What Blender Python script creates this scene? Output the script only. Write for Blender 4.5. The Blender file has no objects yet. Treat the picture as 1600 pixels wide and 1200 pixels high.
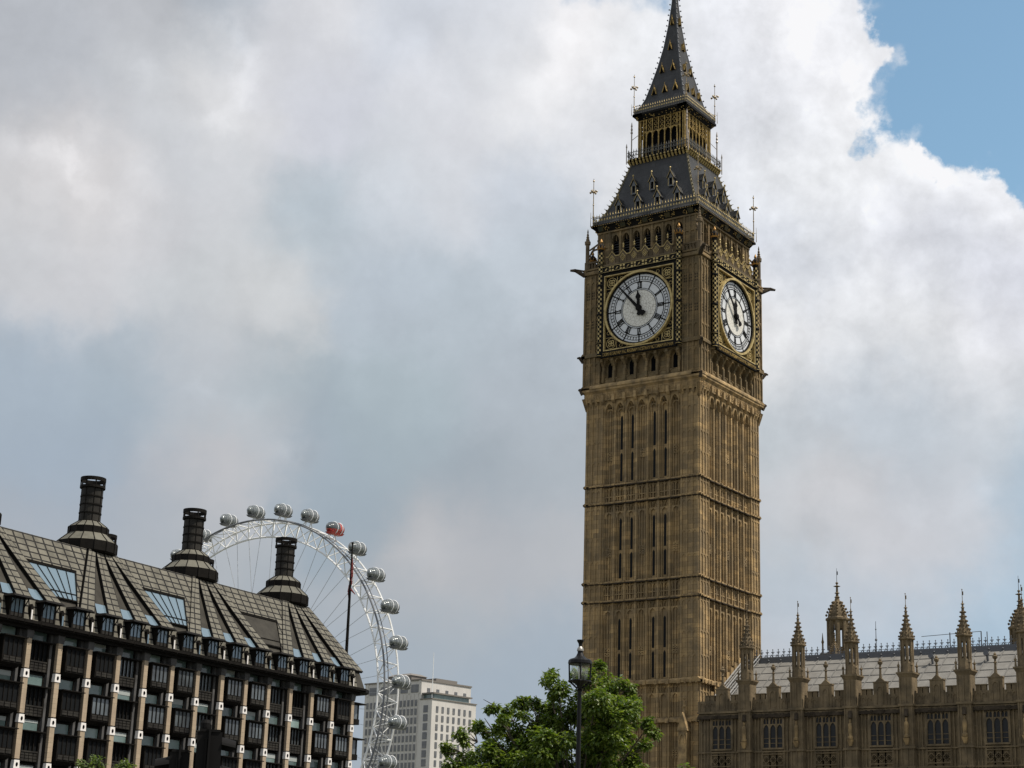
import bpy, bmesh, math, random
from math import sin, cos, pi, radians, sqrt
from mathutils import Vector, Matrix
random.seed(11)
scene = bpy.context.scene
COL = scene.collection

# ------------------------------------------------------------------ camera
def look(yaw, pitch, roll):
    f = Vector((sin(yaw)*cos(pitch), cos(yaw)*cos(pitch), sin(pitch)))
    r = Vector((cos(yaw), -sin(yaw), 0)); u = r.cross(f)
    r2 = r*cos(roll)+u*sin(roll); u2 = -r*sin(roll)+u*cos(roll)
    return Matrix(((r2.x, u2.x, -f.x), (r2.y, u2.y, -f.y), (r2.z, u2.z, -f.z)))
cam = bpy.data.objects.new('camera', bpy.data.cameras.new('camera')); COL.objects.link(cam)
cam.data.sensor_width = 36; cam.data.lens = 61.32
cam.data.clip_start = 0.5; cam.data.clip_end = 20000
M = look(-0.605243, 0.286921, 0.031481).to_4x4(); M.translation = (77.949, -139.683, 1.7)
cam.matrix_world = M
scene.camera = cam

# ------------------------------------------------------------------ colour management
scene.view_settings.view_transform = 'Standard'; scene.view_settings.look = 'None'
scene.view_settings.exposure = 0.0; scene.view_settings.gamma = 1.0

# ------------------------------------------------------------------ sun and sky
SUN_AZ = radians(68.0)      # from +y towards +x
SUN_EL = radians(58.0)
sd = Vector((sin(SUN_AZ)*cos(SUN_EL), cos(SUN_AZ)*cos(SUN_EL), sin(SUN_EL)))
sl = bpy.data.lights.new('sun', 'SUN'); sl.energy = 5.0; sl.angle = radians(0.6); sl.color = (1.0, 0.93, 0.82)
so = bpy.data.objects.new('sun', sl); COL.objects.link(so)
so.rotation_euler = sd.to_track_quat('Z', 'Y').to_euler()

SKY=[(-0.9069,0.4590,0.468,0.491,0.533),(-0.8510,0.4704,0.515,0.533,0.571),(-0.7937,0.4841,0.445,0.491,0.552),(-0.7907,0.4528,0.741,0.736,0.738),(-0.8369,0.4477,0.565,0.584,0.610),(-0.8833,0.4206,0.479,0.509,0.558),(-0.8948,0.3927,0.674,0.658,0.665),(-0.8718,0.3869,0.699,0.678,0.687),(-0.8984,0.3622,0.578,0.597,0.631),(-0.8441,0.3724,0.617,0.631,0.665),(-0.8059,0.4087,0.578,0.604,0.644),(-0.7307,0.4440,0.631,0.651,0.716),(-0.7339,0.4862,0.672,0.680,0.708),(-0.6776,0.4901,0.631,0.665,0.730),(-0.6431,0.4493,0.672,0.687,0.730),(-0.6119,0.4753,0.730,0.745,0.776),(-0.6209,0.4962,0.672,0.701,0.761),(-0.5797,0.4832,0.917,0.902,0.913),(-0.5946,0.4438,0.807,0.807,0.823),(-0.6685,0.4013,0.658,0.680,0.723),(-0.7846,0.3857,0.631,0.644,0.672),(-0.6871,0.3822,0.578,0.624,0.680),(-0.5974,0.4041,0.591,0.638,0.708),(-0.7332,0.3719,0.479,0.546,0.604),(-0.8720,0.3228,0.610,0.617,0.644),(-0.7993,0.3375,0.578,0.604,0.631),(-0.7613,0.3371,0.604,0.617,0.631),(-0.6846,0.3386,0.479,0.539,0.604),(-0.5882,0.3607,0.539,0.597,0.658),(-0.6451,0.3222,0.456,0.515,0.571),(-0.8811,0.2755,0.392,0.462,0.539),(-0.8303,0.2733,0.392,0.462,0.527),(-0.7941,0.2800,0.491,0.527,0.578),(-0.8624,0.2345,0.366,0.434,0.515),(-0.7840,0.2917,0.552,0.571,0.597),(-0.7634,0.2678,0.381,0.462,0.515),(-0.7540,0.2430,0.533,0.539,0.565),(-0.7786,0.2269,0.552,0.546,0.565),(-0.7239,0.2376,0.352,0.423,0.491),(-0.6625,0.2847,0.413,0.485,0.533),(-0.6050,0.2796,0.445,0.497,0.552),(-0.6795,0.2473,0.371,0.440,0.491),(-0.8063,0.2105,0.402,0.445,0.503),(-0.6924,0.2102,0.337,0.402,0.462),(-0.6219,0.2204,0.352,0.413,0.468),(-0.5847,0.2325,0.423,0.468,0.515),(-0.6466,0.1867,0.503,0.497,0.509),(-0.6172,0.1950,0.456,0.468,0.503),(-0.5760,0.1853,0.479,0.497,0.527),(-0.6599,0.1536,0.445,0.468,0.497),(-0.6305,0.1547,0.434,0.474,0.515),(-0.6555,0.1394,0.352,0.418,0.485),(-0.5823,0.1418,0.381,0.445,0.515),(-0.6075,0.1267,0.361,0.429,0.503),(-0.5391,0.4835,0.839,0.855,0.888),(-0.4707,0.4826,0.807,0.823,0.871),(-0.5583,0.4336,0.730,0.745,0.784),(-0.4591,0.4505,0.761,0.784,0.839),(-0.4308,0.4881,0.922,0.922,0.947),(-0.4034,0.4797,0.807,0.823,0.871),(-0.4313,0.4601,0.871,0.871,0.905),(-0.4002,0.4551,0.922,0.922,0.939),(-0.4359,0.4285,0.776,0.799,0.847),(-0.3931,0.4372,0.871,0.880,0.913),(-0.4287,0.3997,0.871,0.880,0.896),(-0.4052,0.4166,0.839,0.855,0.880),(-0.3905,0.3981,0.871,0.880,0.905),(-0.4484,0.3716,0.672,0.708,0.784),(-0.4295,0.3567,0.644,0.687,0.768),(-0.4139,0.3777,0.823,0.839,0.871),(-0.3761,0.3761,0.687,0.708,0.784),(-0.3635,0.4108,0.905,0.913,0.930),(-0.3382,0.3916,0.871,0.880,0.905),(-0.3135,0.3723,0.839,0.847,0.880),(-0.3467,0.3674,0.672,0.701,0.784),(-0.3222,0.3447,0.687,0.708,0.784),(-0.4489,0.3354,0.807,0.815,0.831),(-0.4036,0.3379,0.807,0.815,0.839),(-0.3662,0.3435,0.776,0.791,0.815),(-0.4381,0.3027,0.807,0.807,0.815),(-0.4154,0.3130,0.776,0.784,0.807),(-0.3935,0.3016,0.617,0.658,0.716),(-0.3710,0.3151,0.776,0.784,0.799),(-0.3314,0.3063,0.791,0.791,0.815),(-0.3086,0.3297,0.687,0.708,0.776),(-0.4311,0.2736,0.491,0.546,0.604),(-0.3978,0.2801,0.491,0.552,0.617),(-0.3615,0.2755,0.539,0.591,0.651),(-0.3256,0.2776,0.658,0.680,0.716),(-0.4500,0.2521,0.527,0.578,0.617),(-0.4169,0.2517,0.578,0.597,0.624),(-0.3804,0.2546,0.503,0.558,0.617),(-0.3270,0.2494,0.552,0.597,0.644),(-0.4247,0.2266,0.664,0.640,0.658),(-0.4470,0.2051,0.552,0.578,0.610),(-0.3995,0.2191,0.617,0.617,0.638),(-0.4215,0.2050,0.527,0.571,0.617),(-0.3745,0.2152,0.653,0.614,0.631),(-0.3672,0.2204,0.413,0.527,0.624),(-0.3176,0.2279,0.392,0.521,0.638),(-0.3114,0.2136,0.381,0.515,0.631),(-0.3528,0.2254,0.668,0.649,0.665),(-0.3359,0.2108,0.617,0.624,0.658),(-0.3541,0.1935,0.604,0.617,0.651),(-0.3824,0.1939,0.604,0.617,0.651),(-0.4403,0.1656,0.445,0.533,0.617),(-0.4079,0.1728,0.527,0.571,0.631),(-0.4513,0.1478,0.552,0.565,0.604),(-0.3835,0.1586,0.456,0.546,0.638),(-0.3309,0.1686,0.413,0.539,0.658),(-0.3486,0.1583,0.423,0.546,0.658),(-0.3652,0.1796,0.578,0.597,0.644),(-0.8703,0.1771,0.392,0.434,0.491),(-0.7859,0.1832,0.434,0.468,0.503),(-0.8453,0.1368,0.392,0.434,0.491),(-0.7461,0.1354,0.402,0.445,0.491),(-0.6863,0.1026,0.371,0.429,0.491),(-0.5990,0.0879,0.381,0.445,0.515),(-0.5269,0.0898,0.402,0.468,0.539),(-0.4200,0.1093,0.434,0.546,0.644),(-0.3330,0.1236,0.402,0.533,0.658),(-0.4910,0.2158,0.456,0.503,0.552),(-0.4911,0.1437,0.445,0.491,0.539),(-0.5292,0.3250,0.515,0.558,0.617),(-0.5104,0.3977,0.753,0.768,0.799),(-0.8602,0.3830,0.703,0.687,0.694),(-0.9073,0.3752,0.631,0.631,0.644),(-0.8806,0.3981,0.688,0.674,0.680),(-0.8485,0.3790,0.664,0.654,0.658),(-0.8288,0.3705,0.610,0.617,0.651),(-0.7852,0.4357,0.730,0.730,0.738),(-0.8080,0.4298,0.644,0.658,0.694),(-0.7631,0.4520,0.631,0.644,0.694),(-0.8256,0.4137,0.578,0.597,0.631),(-0.9207,0.4222,0.479,0.503,0.546),(-0.7530,0.4741,0.644,0.658,0.701)]

WISPS=[(-0.7826,0.4713,0.0093,0.100),(-0.7762,0.4578,0.0093,0.120),(-0.7788,0.4434,0.0093,0.120),(-0.7879,0.4312,0.0084,0.080),(-0.7919,0.4236,0.0068,0.060),(-0.8348,0.4462,0.0093,0.070),(-0.9118,0.3963,0.0084,0.080),(-0.8952,0.3958,0.0076,0.100),(-0.8801,0.3943,0.0068,0.120),(-0.8748,0.3865,0.0068,0.120),(-0.8670,0.3768,0.0068,0.100),(-0.8552,0.3718,0.0068,0.080),(-0.8417,0.3673,0.0068,0.060),(-0.8887,0.3723,0.0101,0.050),(-0.8303,0.3847,0.0110,0.070),(-0.8671,0.4105,0.0084,0.060),(-0.7222,0.4907,0.0127,0.050),(-0.7073,0.4794,0.0127,0.050),(-0.6804,0.4688,0.0143,0.050),(-0.6555,0.4559,0.0152,0.040),(-0.6777,0.4919,0.0143,-0.040),(-0.6527,0.4809,0.0143,-0.040),(-0.5798,0.4867,0.0110,0.060),(-0.5826,0.4707,0.0101,0.060),(-0.5909,0.4528,0.0127,0.050),(-0.8253,0.4847,0.0169,-0.100),(-0.8971,0.4117,0.0143,-0.060),(-0.6841,0.3968,0.0127,0.050),(-0.7494,0.3307,0.0169,0.040),(-0.7900,0.2749,0.0068,0.060),(-0.7576,0.2646,0.0093,0.040),(-0.7430,0.2438,0.0101,0.050),(-0.7276,0.2374,0.0084,-0.050),(-0.6468,0.1903,0.0169,0.050),(-0.6192,0.2498,0.0169,-0.040),(-0.3980,0.4627,0.0068,0.060),(-0.4024,0.4849,0.0084,0.050),(-0.3935,0.4478,0.0059,0.060),(-0.3854,0.4350,0.0068,0.050),(-0.3801,0.4241,0.0059,0.060),(-0.4346,0.4924,0.0093,0.050),(-0.4263,0.4757,0.0093,0.050),(-0.4155,0.4682,0.0076,0.050),(-0.4394,0.4499,0.0127,-0.060),(-0.4122,0.4417,0.0093,-0.050),(-0.4456,0.4270,0.0101,-0.050),(-0.3672,0.4128,0.0068,0.050),(-0.3553,0.4103,0.0076,0.050),(-0.3422,0.4007,0.0076,0.050),(-0.3271,0.3926,0.0076,0.050),(-0.3128,0.3845,0.0076,0.050),(-0.3965,0.3877,0.0076,0.060),(-0.3893,0.3767,0.0068,0.050),(-0.3905,0.3981,0.0068,0.050),(-0.3647,0.3826,0.0110,-0.050),(-0.4133,0.3991,0.0127,0.040),(-0.4446,0.3661,0.0143,-0.060),(-0.4259,0.3512,0.0118,-0.070),(-0.3467,0.3674,0.0143,-0.050),(-0.3768,0.3583,0.0110,-0.040),(-0.3658,0.3542,0.0076,0.050),(-0.3645,0.3399,0.0093,0.050),(-0.4037,0.3343,0.0169,0.040),(-0.3167,0.3796,0.0101,0.040),(-0.3350,0.3064,0.0110,0.050),(-0.4155,0.3094,0.0143,0.050),(-0.3899,0.2979,0.0169,-0.050),(-0.4455,0.3100,0.0068,0.060),(-0.3461,0.2181,0.0093,0.060),(-0.3301,0.2230,0.0068,0.060),(-0.3710,0.2133,0.0076,0.050),(-0.4175,0.2229,0.0110,0.040),(-0.4287,0.2104,0.0143,-0.050)]

def build_world():
    w = bpy.data.worlds.new('World'); scene.world = w; w.use_nodes = True
    nt = w.node_tree; nt.nodes.clear(); N = nt.nodes; L = nt.links
    def nd(t, **k):
        n = N.new(t)
        for a, v in k.items(): setattr(n, a, v)
        return n
    def put(sock, v):
        if isinstance(v, bpy.types.NodeSocket): L.new(v, sock)
        elif v is not None: sock.default_value = v
    def mth(op, a, b=None, c=None, clamp=False):
        n = nd('ShaderNodeMath', operation=op); n.use_clamp = clamp
        put(n.inputs[0], a); put(n.inputs[1], b); put(n.inputs[2], c)
        return n.outputs[0]
    def vm(op, a, b=None, s=None):
        n = nd('ShaderNodeVectorMath', operation=op)
        put(n.inputs[0], a)
        if b is not None: put(n.inputs[1], b)
        if s is not None: put(n.inputs[3], s)
        return n.outputs[1] if op in ('DOT_PRODUCT', 'LENGTH', 'DISTANCE') else n.outputs[0]
    def noise(vec, scale, detail, rough=0.55, dist=0.0):
        n = nd('ShaderNodeTexNoise'); put(n.inputs['Vector'], vec)
        n.inputs['Scale'].default_value = scale; n.inputs['Detail'].default_value = detail
        n.inputs['Roughness'].default_value = rough; n.inputs['Distortion'].default_value = dist
        return n
    def smooth(x, a, b):
        n = nd('ShaderNodeMapRange', interpolation_type='SMOOTHSTEP')
        put(n.inputs[0], x); n.inputs[1].default_value = a; n.inputs[2].default_value = b
        return n.outputs[0]
    tc = nd('ShaderNodeTexCoord'); D = tc.outputs['Generated']
    sp = nd('ShaderNodeSeparateXYZ'); L.new(D, sp.inputs[0])
    az = mth('ARCTAN2', sp.outputs[0], sp.outputs[1]); el = mth('ARCSINE', sp.outputs[2])
    cb = nd('ShaderNodeCombineXYZ'); L.new(az, cb.inputs[0]); L.new(el, cb.inputs[1])
    P0 = cb.outputs[0]
    # wind-torn warping of the cloud field
    n1 = noise(D, 11.0, 5.0, 0.6); n2 = noise(D, 45.0, 4.0, 0.6)
    w1 = vm('SCALE', vm('SUBTRACT', n1.outputs['Color'], (0.5, 0.5, 0.5)), s=0.050)
    w2 = vm('SCALE', vm('SUBTRACT', n2.outputs['Color'], (0.5, 0.5, 0.5)), s=0.030)
    P = vm('ADD', vm('ADD', P0, w1), w2)
    P = vm('MULTIPLY', P, (0.95, 1.0, 0.0))
    col = None; wt = None
    base = math.exp(-1.0/(0.0265**2))
    for (a, e, r, g, b) in SKY:
        d = vm('SUBTRACT', P, (a*0.95, e, 0.0))
        q = mth('MULTIPLY', vm('DOT_PRODUCT', d, d), -1.0/(0.0265**2))
        ww = mth('EXPONENT', q)
        c = vm('SCALE', (r, g, b), s=ww)
        col = c if col is None else vm('ADD', col, c)
        wt = ww if wt is None else mth('ADD', wt, ww)
    col = vm('ADD', col, (0.00029, 0.00031, 0.00034)); wt = mth('ADD', wt, 0.0005)
    inv = mth('DIVIDE', 1.0, wt)
    cloud = vm('SCALE', col, s=inv)
    # bright shreds and shaded hollows of the cloud masses
    n3 = noise(D, 60.0, 6.0, 0.62)
    Pw = vm('ADD', vm('ADD', P0, vm('SCALE', vm('SUBTRACT', n2.outputs['Color'], (0.5, 0.5, 0.5)), s=0.030)), vm('SCALE', vm('SUBTRACT', n3.outputs['Color'], (0.5, 0.5, 0.5)), s=0.012))
    Pw = vm('MULTIPLY', Pw, (0.95, 1.0, 0.0)); sh = None
    for (a, e, sg, am) in WISPS:
        d = vm('SUBTRACT', Pw, (a*0.95, e, 0.0))
        q = mth('MULTIPLY', mth('EXPONENT', mth('MULTIPLY', vm('DOT_PRODUCT', d, d), -1.0/(sg*sg))), am)
        sh = q if sh is None else mth('ADD', sh, q)
    cloud = vm('SCALE', cloud, s=mth('ADD', mth('MULTIPLY', sh, 1.25), 1.0))
    # billows, stronger on the sunlit cumulus to the right
    def relief(scale, off, det):
        q0 = vm('ADD', vm('MULTIPLY', P0, (0.95, 1.0, 0.0)), vm('MULTIPLY', vm('SUBTRACT', n2.outputs['Color'], (0.5, 0.5, 0.5)), (0.006, 0.006, 0.0)))
        a_ = noise(q0, scale, det, 0.60, 0.15); c_ = noise(vm('ADD', q0, (off, off*0.9, 0.0)), scale, det, 0.60, 0.15)
        return mth('SUBTRACT', a_.outputs[0], c_.outputs[0])
    rl = mth('ADD', mth('MULTIPLY', relief(13.0, 0.012, 6.0), 1.7), mth('MULTIPLY', relief(36.0, 0.005, 6.0), 0.8))
    b1 = noise(D, 26.0, 8.0, 0.62, 0.3); b2 = noise(D, 70.0, 6.0, 0.6, 0.2)
    bb = mth('ADD', mth('MULTIPLY', mth('SUBTRACT', b1.outputs[0], 0.5), 1.0), mth('MULTIPLY', mth('SUBTRACT', b2.outputs[0], 0.5), 0.45))
    amp = nd('ShaderNodeMapRange'); L.new(az, amp.inputs[0])
    amp.inputs[1].default_value = -0.62; amp.inputs[2].default_value = -0.45
    amp.inputs[3].default_value = 0.15; amp.inputs[4].default_value = 0.36
    # cauliflower puffs: rounded lobes with darker creases
    pf = noise(vm('ADD', D, vm('SCALE', vm('SUBTRACT', n2.outputs['Color'], (0.5, 0.5, 0.5)), s=0.02)), 22.0, 7.0, 0.6, 0.0)
    lobe = mth('ABSOLUTE', mth('SUBTRACT', mth('MULTIPLY', pf.outputs[0], 2.0), 1.0))
    lob = mth('MULTIPLY', mth('SUBTRACT', lobe, 0.16), 0.75)
    bb = mth('ADD', mth('MULTIPLY', mth('ADD', bb, lob), 0.75), rl)
    am2 = mth('MULTIPLY', amp.outputs[0], mth('ADD', mth('MULTIPLY', smooth(el, 0.20, 0.36), 0.72), 0.28))
    gain = mth('ADD', mth('MULTIPLY', bb, am2), 1.0)
    cloud = vm('SCALE', cloud, s=gain)
    cloud = vm('MINIMUM', cloud, (0.94, 0.94, 0.96))
    # clear blue sky beyond the cumulus
    e1 = noise(D, 30.0, 7.0, 0.52, 0.0); e2 = noise(D, 110.0, 6.0, 0.55, 0.0)
    en = mth('ADD', mth('MULTIPLY', mth('SUBTRACT', e1.outputs[0], 0.5), 0.075), mth('MULTIPLY', mth('SUBTRACT', e2.outputs[0], 0.5), 0.016))
    d1 = mth('ADD', az, 0.3915)
    d2 = mth('MULTIPLY', mth('ADD', mth('SUBTRACT', el, 0.4155), mth('MULTIPLY', mth('ADD', az, 0.3764), 0.4926)), 0.897)
    d3 = mth('SUBTRACT', -0.18, az)
    m1 = mth('ADD', mth('MINIMUM', mth('MINIMUM', d1, d2), d3), en)
    m2 = mth('ADD', mth('MINIMUM', mth('SUBTRACT', el, 0.5035), mth('SUBTRACT', 0.032, mth('ABSOLUTE', mth('ADD', az, 0.548)))), mth('MULTIPLY', en, 0.6))
    soft = noise(D, 18.0, 3.0, 0.5)
    wsp = smooth(mth('ADD', m1, mth('MULTIPLY', mth('SUBTRACT', noise(D, 80.0, 6.0, 0.6, 0.2).outputs[0], 0.5), 0.05)), -0.004, 0.016)
    hard = smooth(m1, -0.003, 0.004)
    k_ = smooth(soft.outputs[0], 0.45, 0.6)
    edge = mth('ADD', mth('MULTIPLY', hard, mth('SUBTRACT', 1.0, k_)), mth('MULTIPLY', mth('MINIMUM', wsp, hard), k_))
    blue = mth('MAXIMUM', edge, smooth(m2, -0.006, 0.012))
    sky = nd('ShaderNodeTexSky', sky_type='NISHITA'); sky.sun_disc = False
    sky.sun_elevation = SUN_EL; sky.sun_rotation = SUN_AZ
    sky.air_density = 1.0; sky.dust_density = 1.6; sky.ozone_density = 1.2
    mx = nd('ShaderNodeMix', data_type='RGBA')
    L.new(blue, mx.inputs[0]); 
    cl10 = vm('SCALE', cloud, s=10.0)
    L.new(cl10, mx.inputs[6]); 
    skt = vm('MULTIPLY', sky.outputs[0], SKYTINT)
    L.new(skt, mx.inputs[7])
    bg = nd('ShaderNodeBackground'); L.new(mx.outputs[2], bg.inputs[0]); bg.inputs[1].default_value = 0.1
    out = nd('ShaderNodeOutputWorld'); L.new(bg.outputs[0], out.inputs[0])
    w.cycles.sampling_method = 'MANUAL'; w.cycles.sample_map_resolution = 512
SKYTINT = (1.52, 1.77, 1.6)
build_world()

# ------------------------------------------------------------------ materials
def mat(name, color, rough=0.7, metal=0.0, spec=None, var=None, stain=None, bricks=None, bump=0.0, transmission=None, grid=None):
    """principled material; var=(colour2, scale) mottling, stain=(amount) vertical weather streaks, bricks=(w,h,colour2,mortar)"""
    m = bpy.data.materials.new(name); m.use_nodes = True
    nt = m.node_tree; N = nt.nodes; L = nt.links
    p = N['Principled BSDF']
    p.inputs['Base Color'].default_value = (*color, 1); p.inputs['Roughness'].default_value = rough
    p.inputs['Metallic'].default_value = metal
    if spec is not None: p.inputs['Specular IOR Level'].default_value = spec
    src = None
    def rgb(c):
        n = N.new('ShaderNodeRGB'); n.outputs[0].default_value = (*c, 1); return n.outputs[0]
    def mix(a, b, f, mode='MIX'):
        n = N.new('ShaderNodeMix'); n.data_type = 'RGBA'; n.blend_type = mode
        if isinstance(f, float): n.inputs[0].default_value = f
        else: L.new(f, n.inputs[0])
        L.new(a, n.inputs[6]); L.new(b, n.inputs[7]); return n.outputs[2]
    tc = N.new('ShaderNodeTexCoord'); obj = tc.outputs['Object']
    cur = rgb(color)
    if bricks:
        w, h, c2, mort = bricks
        s = N.new('ShaderNodeSeparateXYZ'); L.new(obj, s.inputs[0])
        a = N.new('ShaderNodeMath'); a.operation = 'ADD'; L.new(s.outputs[0], a.inputs[0]); L.new(s.outputs[1], a.inputs[1])
        c = N.new('ShaderNodeCombineXYZ'); L.new(a.outputs[0], c.inputs[0]); L.new(s.outputs[2], c.inputs[1])
        b = N.new('ShaderNodeTexBrick'); L.new(c.outputs[0], b.inputs['Vector'])
        b.inputs['Scale'].default_value = 1.0; b.inputs['Brick Width'].default_value = w; b.inputs['Row Height'].default_value = h
        b.inputs['Mortar Size'].default_value = 0.012; b.inputs['Bias'].default_value = 0.0
        b.inputs['Color1'].default_value = (*color, 1); b.inputs['Color2'].default_value = (*c2, 1); b.inputs['Mortar'].default_value = (*mort, 1)
        cur = b.outputs[0]
    if grid:
        gw, gh, line, lc = grid
        b = N.new('ShaderNodeTexBrick'); L.new(tc.outputs['UV'], b.inputs['Vector']); b.offset = 0.0
        b.inputs['Scale'].default_value = 1.0; b.inputs['Brick Width'].default_value = gw; b.inputs['Row Height'].default_value = gh
        b.inputs['Mortar Size'].default_value = line; b.inputs['Mortar Smooth'].default_value = 0.1
        k = 0.93
        b.inputs['Color1'].default_value = (*color, 1); b.inputs['Color2'].default_value = (*[x*k for x in color], 1); b.inputs['Mortar'].default_value = (*lc, 1)
        cur = b.outputs[0]; gridfac = b.outputs['Fac']
    if var:
        c2, sc = var
        n = N.new('ShaderNodeTexNoise'); L.new(obj, n.inputs['Vector']); n.inputs['Scale'].default_value = sc; n.inputs['Detail'].default_value = 6
        r = N.new('ShaderNodeMapRange'); L.new(n.outputs[0], r.inputs[0]); r.inputs[1].default_value = 0.38; r.inputs[2].default_value = 0.66
        cur = mix(cur, rgb(c2), r.outputs[0])
    if stain:
        mp = N.new('ShaderNodeMapping'); L.new(obj, mp.inputs[0]); mp.inputs['Scale'].default_value = (1.3, 1.3, 0.12)
        n = N.new('ShaderNodeTexNoise'); L.new(mp.outputs[0], n.inputs['Vector']); n.inputs['Scale'].default_value = 1.0; n.inputs['Detail'].default_value = 7
        n.inputs['Roughness'].default_value = 0.65
        r = N.new('ShaderNodeMapRange'); L.new(n.outputs[0], r.inputs[0]); r.inputs[1].default_value = 0.42; r.inputs[2].default_value = 0.7
        r.inputs[4].default_value = stain
        cur = mix(cur, rgb(tuple(x*0.42 for x in color)), r.outputs[0])
    if grid: cur = mix(cur, rgb(lc), gridfac)
    L.new(cur, p.inputs['Base Color'])
    if bump:
        n = N.new('ShaderNodeTexNoise'); L.new(obj, n.inputs['Vector']); n.inputs['Scale'].default_value = 7; n.inputs['Detail'].default_value = 5
        bp = N.new('ShaderNodeBump'); L.new(n.outputs[0], bp.inputs['Height']); bp.inputs['Strength'].default_value = bump; bp.inputs['Distance'].default_value = 0.05
        L.new(bp.outputs[0], p.inputs['Normal'])
    return m
STONE = mat('honey_limestone', (0.485, 0.335, 0.162), 0.9, spec=.2, bricks=(1.15, 0.42, (0.235, 0.172, 0.098), (0.10, 0.075, 0.045)), var=((0.185, 0.14, 0.085), 0.8), stain=0.8, bump=0.8)
STONE_TRIM = mat('carved_limestone', (0.42, 0.292, 0.145), 0.9, spec=.2, var=((0.16, 0.118, 0.068), 1.5), stain=0.75, bump=0.8)
STONE_SOOTY = mat('sooty_upper_limestone', (0.30, 0.21, 0.108), 0.9, spec=.15, bricks=(1.15, 0.42, (0.165, 0.127, 0.072), (0.09, 0.07, 0.042)), var=((0.115, 0.09, 0.055), 0.8), stain=0.95, bump=0.8)
STONE_DARK = mat('weathered_dark_limestone', (0.16, 0.122, 0.078), 0.9, spec=.15, var=((0.085, 0.067, 0.045), 1.0), stain=0.5, bump=0.6)
PALACE = mat('palace_limestone', (0.225, 0.168, 0.096), 0.9, spec=.15, bricks=(0.9, 0.4, (0.15, 0.116, 0.072), (0.10, 0.077, 0.05)), var=((0.13, 0.102, 0.065), 0.6), stain=0.7, bump=0.6)
PALACE_TRIM = mat('palace_carved_limestone', (0.205, 0.155, 0.094), 0.9, spec=.15, var=((0.11, 0.087, 0.057), 1.2), stain=0.7, bump=0.7)
NEAR_BLACK = mat('near_black_stone', (0.035, 0.028, 0.021), 0.95, spec=.1, var=((0.07, 0.055, 0.04), 1.5))
GOLD = mat('gilding', (0.40, 0.275, 0.085), 0.45, 0.25, spec=.3, var=((0.15, 0.10, 0.035), 3.0))
GOLD_PALE = mat('pale_gilding', (0.50, 0.39, 0.17), 0.5, 0.2, spec=.3, var=((0.28, 0.205, 0.085), 3.0))
GILT_ORANGE = mat('copper_gilding', (0.52, 0.29, 0.085), 0.35, 0.5, spec=.4, var=((0.24, 0.13, 0.045), 4.0))
GILT_DULL = mat('worn_gilding', (0.22, 0.185, 0.105), 0.6, 0.1, spec=.2, var=((0.10, 0.09, 0.065), 3.0))
BLACK = mat('black_iron', (0.010, 0.0095, 0.0095), 0.7, spec=.08)
VOID = mat('unlit_opening', (0.006, 0.006, 0.007), 0.9, spec=0.0)
SLATE = mat('cast_iron_roof_tiles', (0.050, 0.0505, 0.052), 0.55, 0.1, spec=.3, bricks=(0.55, 0.8, (0.034, 0.0345, 0.036), (0.011, 0.011, 0.012)), var=((0.028, 0.0285, 0.030), 1.2), stain=0.45)
SLIT = mat('dark_leaded_glass', (0.008, 0.009, 0.010), 0.6, spec=.1)
DIAL = mat('opal_dial_glass', (0.62, 0.635, 0.65), 0.45, spec=.3, var=((0.54, 0.56, 0.59), 0.9))
IRONGREY = mat('grey_painted_iron', (0.11, 0.108, 0.10), 0.6, spec=.2)
LEADROOF = mat('pale_iron_roof_plates', (0.235, 0.225, 0.205), 0.8, spec=.15, var=((0.185, 0.176, 0.16), 0.6), stain=0.35)
LEADDARK = mat('grey_ridge_iron', (0.10, 0.105, 0.115), 0.55, 0.2)
WGLASS = mat('dull_window_glass', (0.02, 0.021, 0.023), 0.45, spec=0.2)
BRONZE = mat('dark_bronze', (0.011, 0.0095, 0.008), 0.65, spec=.08, var=((0.007, 0.006, 0.005), 2.0))
BRONZE_GREY = mat('weathered_bronze_panel', (0.038, 0.035, 0.030), 0.65, spec=.15, var=((0.018, 0.0165, 0.015), 0.9), stain=0.5)
SANDST = mat('pink_buff_sandstone', (0.42, 0.335, 0.24), 0.9, spec=.15, bricks=(5.0, 0.42, (0.36, 0.29, 0.205), (0.2, 0.165, 0.12)), var=((0.35, 0.275, 0.20), 0.8), stain=.3)
PALEBLOCK = mat('pale_granite_block', (0.72, 0.69, 0.66), 0.8)
GREYPIER = mat('grey_duct_stone', (0.095, 0.093, 0.092), 0.8, spec=.15, var=((0.055, 0.054, 0.053), 1.0))
TEAL = mat('green_tinted_glass', (0.15, 0.21, 0.20), 0.12, spec=0.7, var=((0.10, 0.15, 0.145), 0.6))
TEAL_PALE = mat('pale_green_glass', (0.24, 0.32, 0.30), 0.15, spec=0.6, var=((0.17, 0.24, 0.225), 0.8))
TEAL_DEEP = mat('deep_green_glass', (0.075, 0.11, 0.105), 0.12, spec=0.6)
BLIND = mat('half_drawn_blind', (0.34, 0.37, 0.36), 0.7, spec=.2)
BLUEGLASS = mat('sky_reflecting_glass', (0.16, 0.225, 0.275), 0.12, 0.2, spec=0.7)
OFFGLASS = mat('office_glass', (0.13, 0.15, 0.16), 0.1, 0.2, spec=0.7, var=((0.045, 0.05, 0.055), 0.35))
ROOFPANEL = mat('aluminium_bronze_roof_panels', (0.168, 0.157, 0.126), 0.7, 0.05, spec=.2, grid=(0.95, 0.70, 0.085, (0.008, 0.007, 0.006)), var=((0.105, 0.098, 0.078), 0.9), stain=.25)
ROOFDARK = mat('dark_grey_roof_panel', (0.05, 0.046, 0.038), 0.75, spec=.15, var=((0.033, 0.03, 0.025), 0.8))  # dark grey of the roof's base plane
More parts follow.
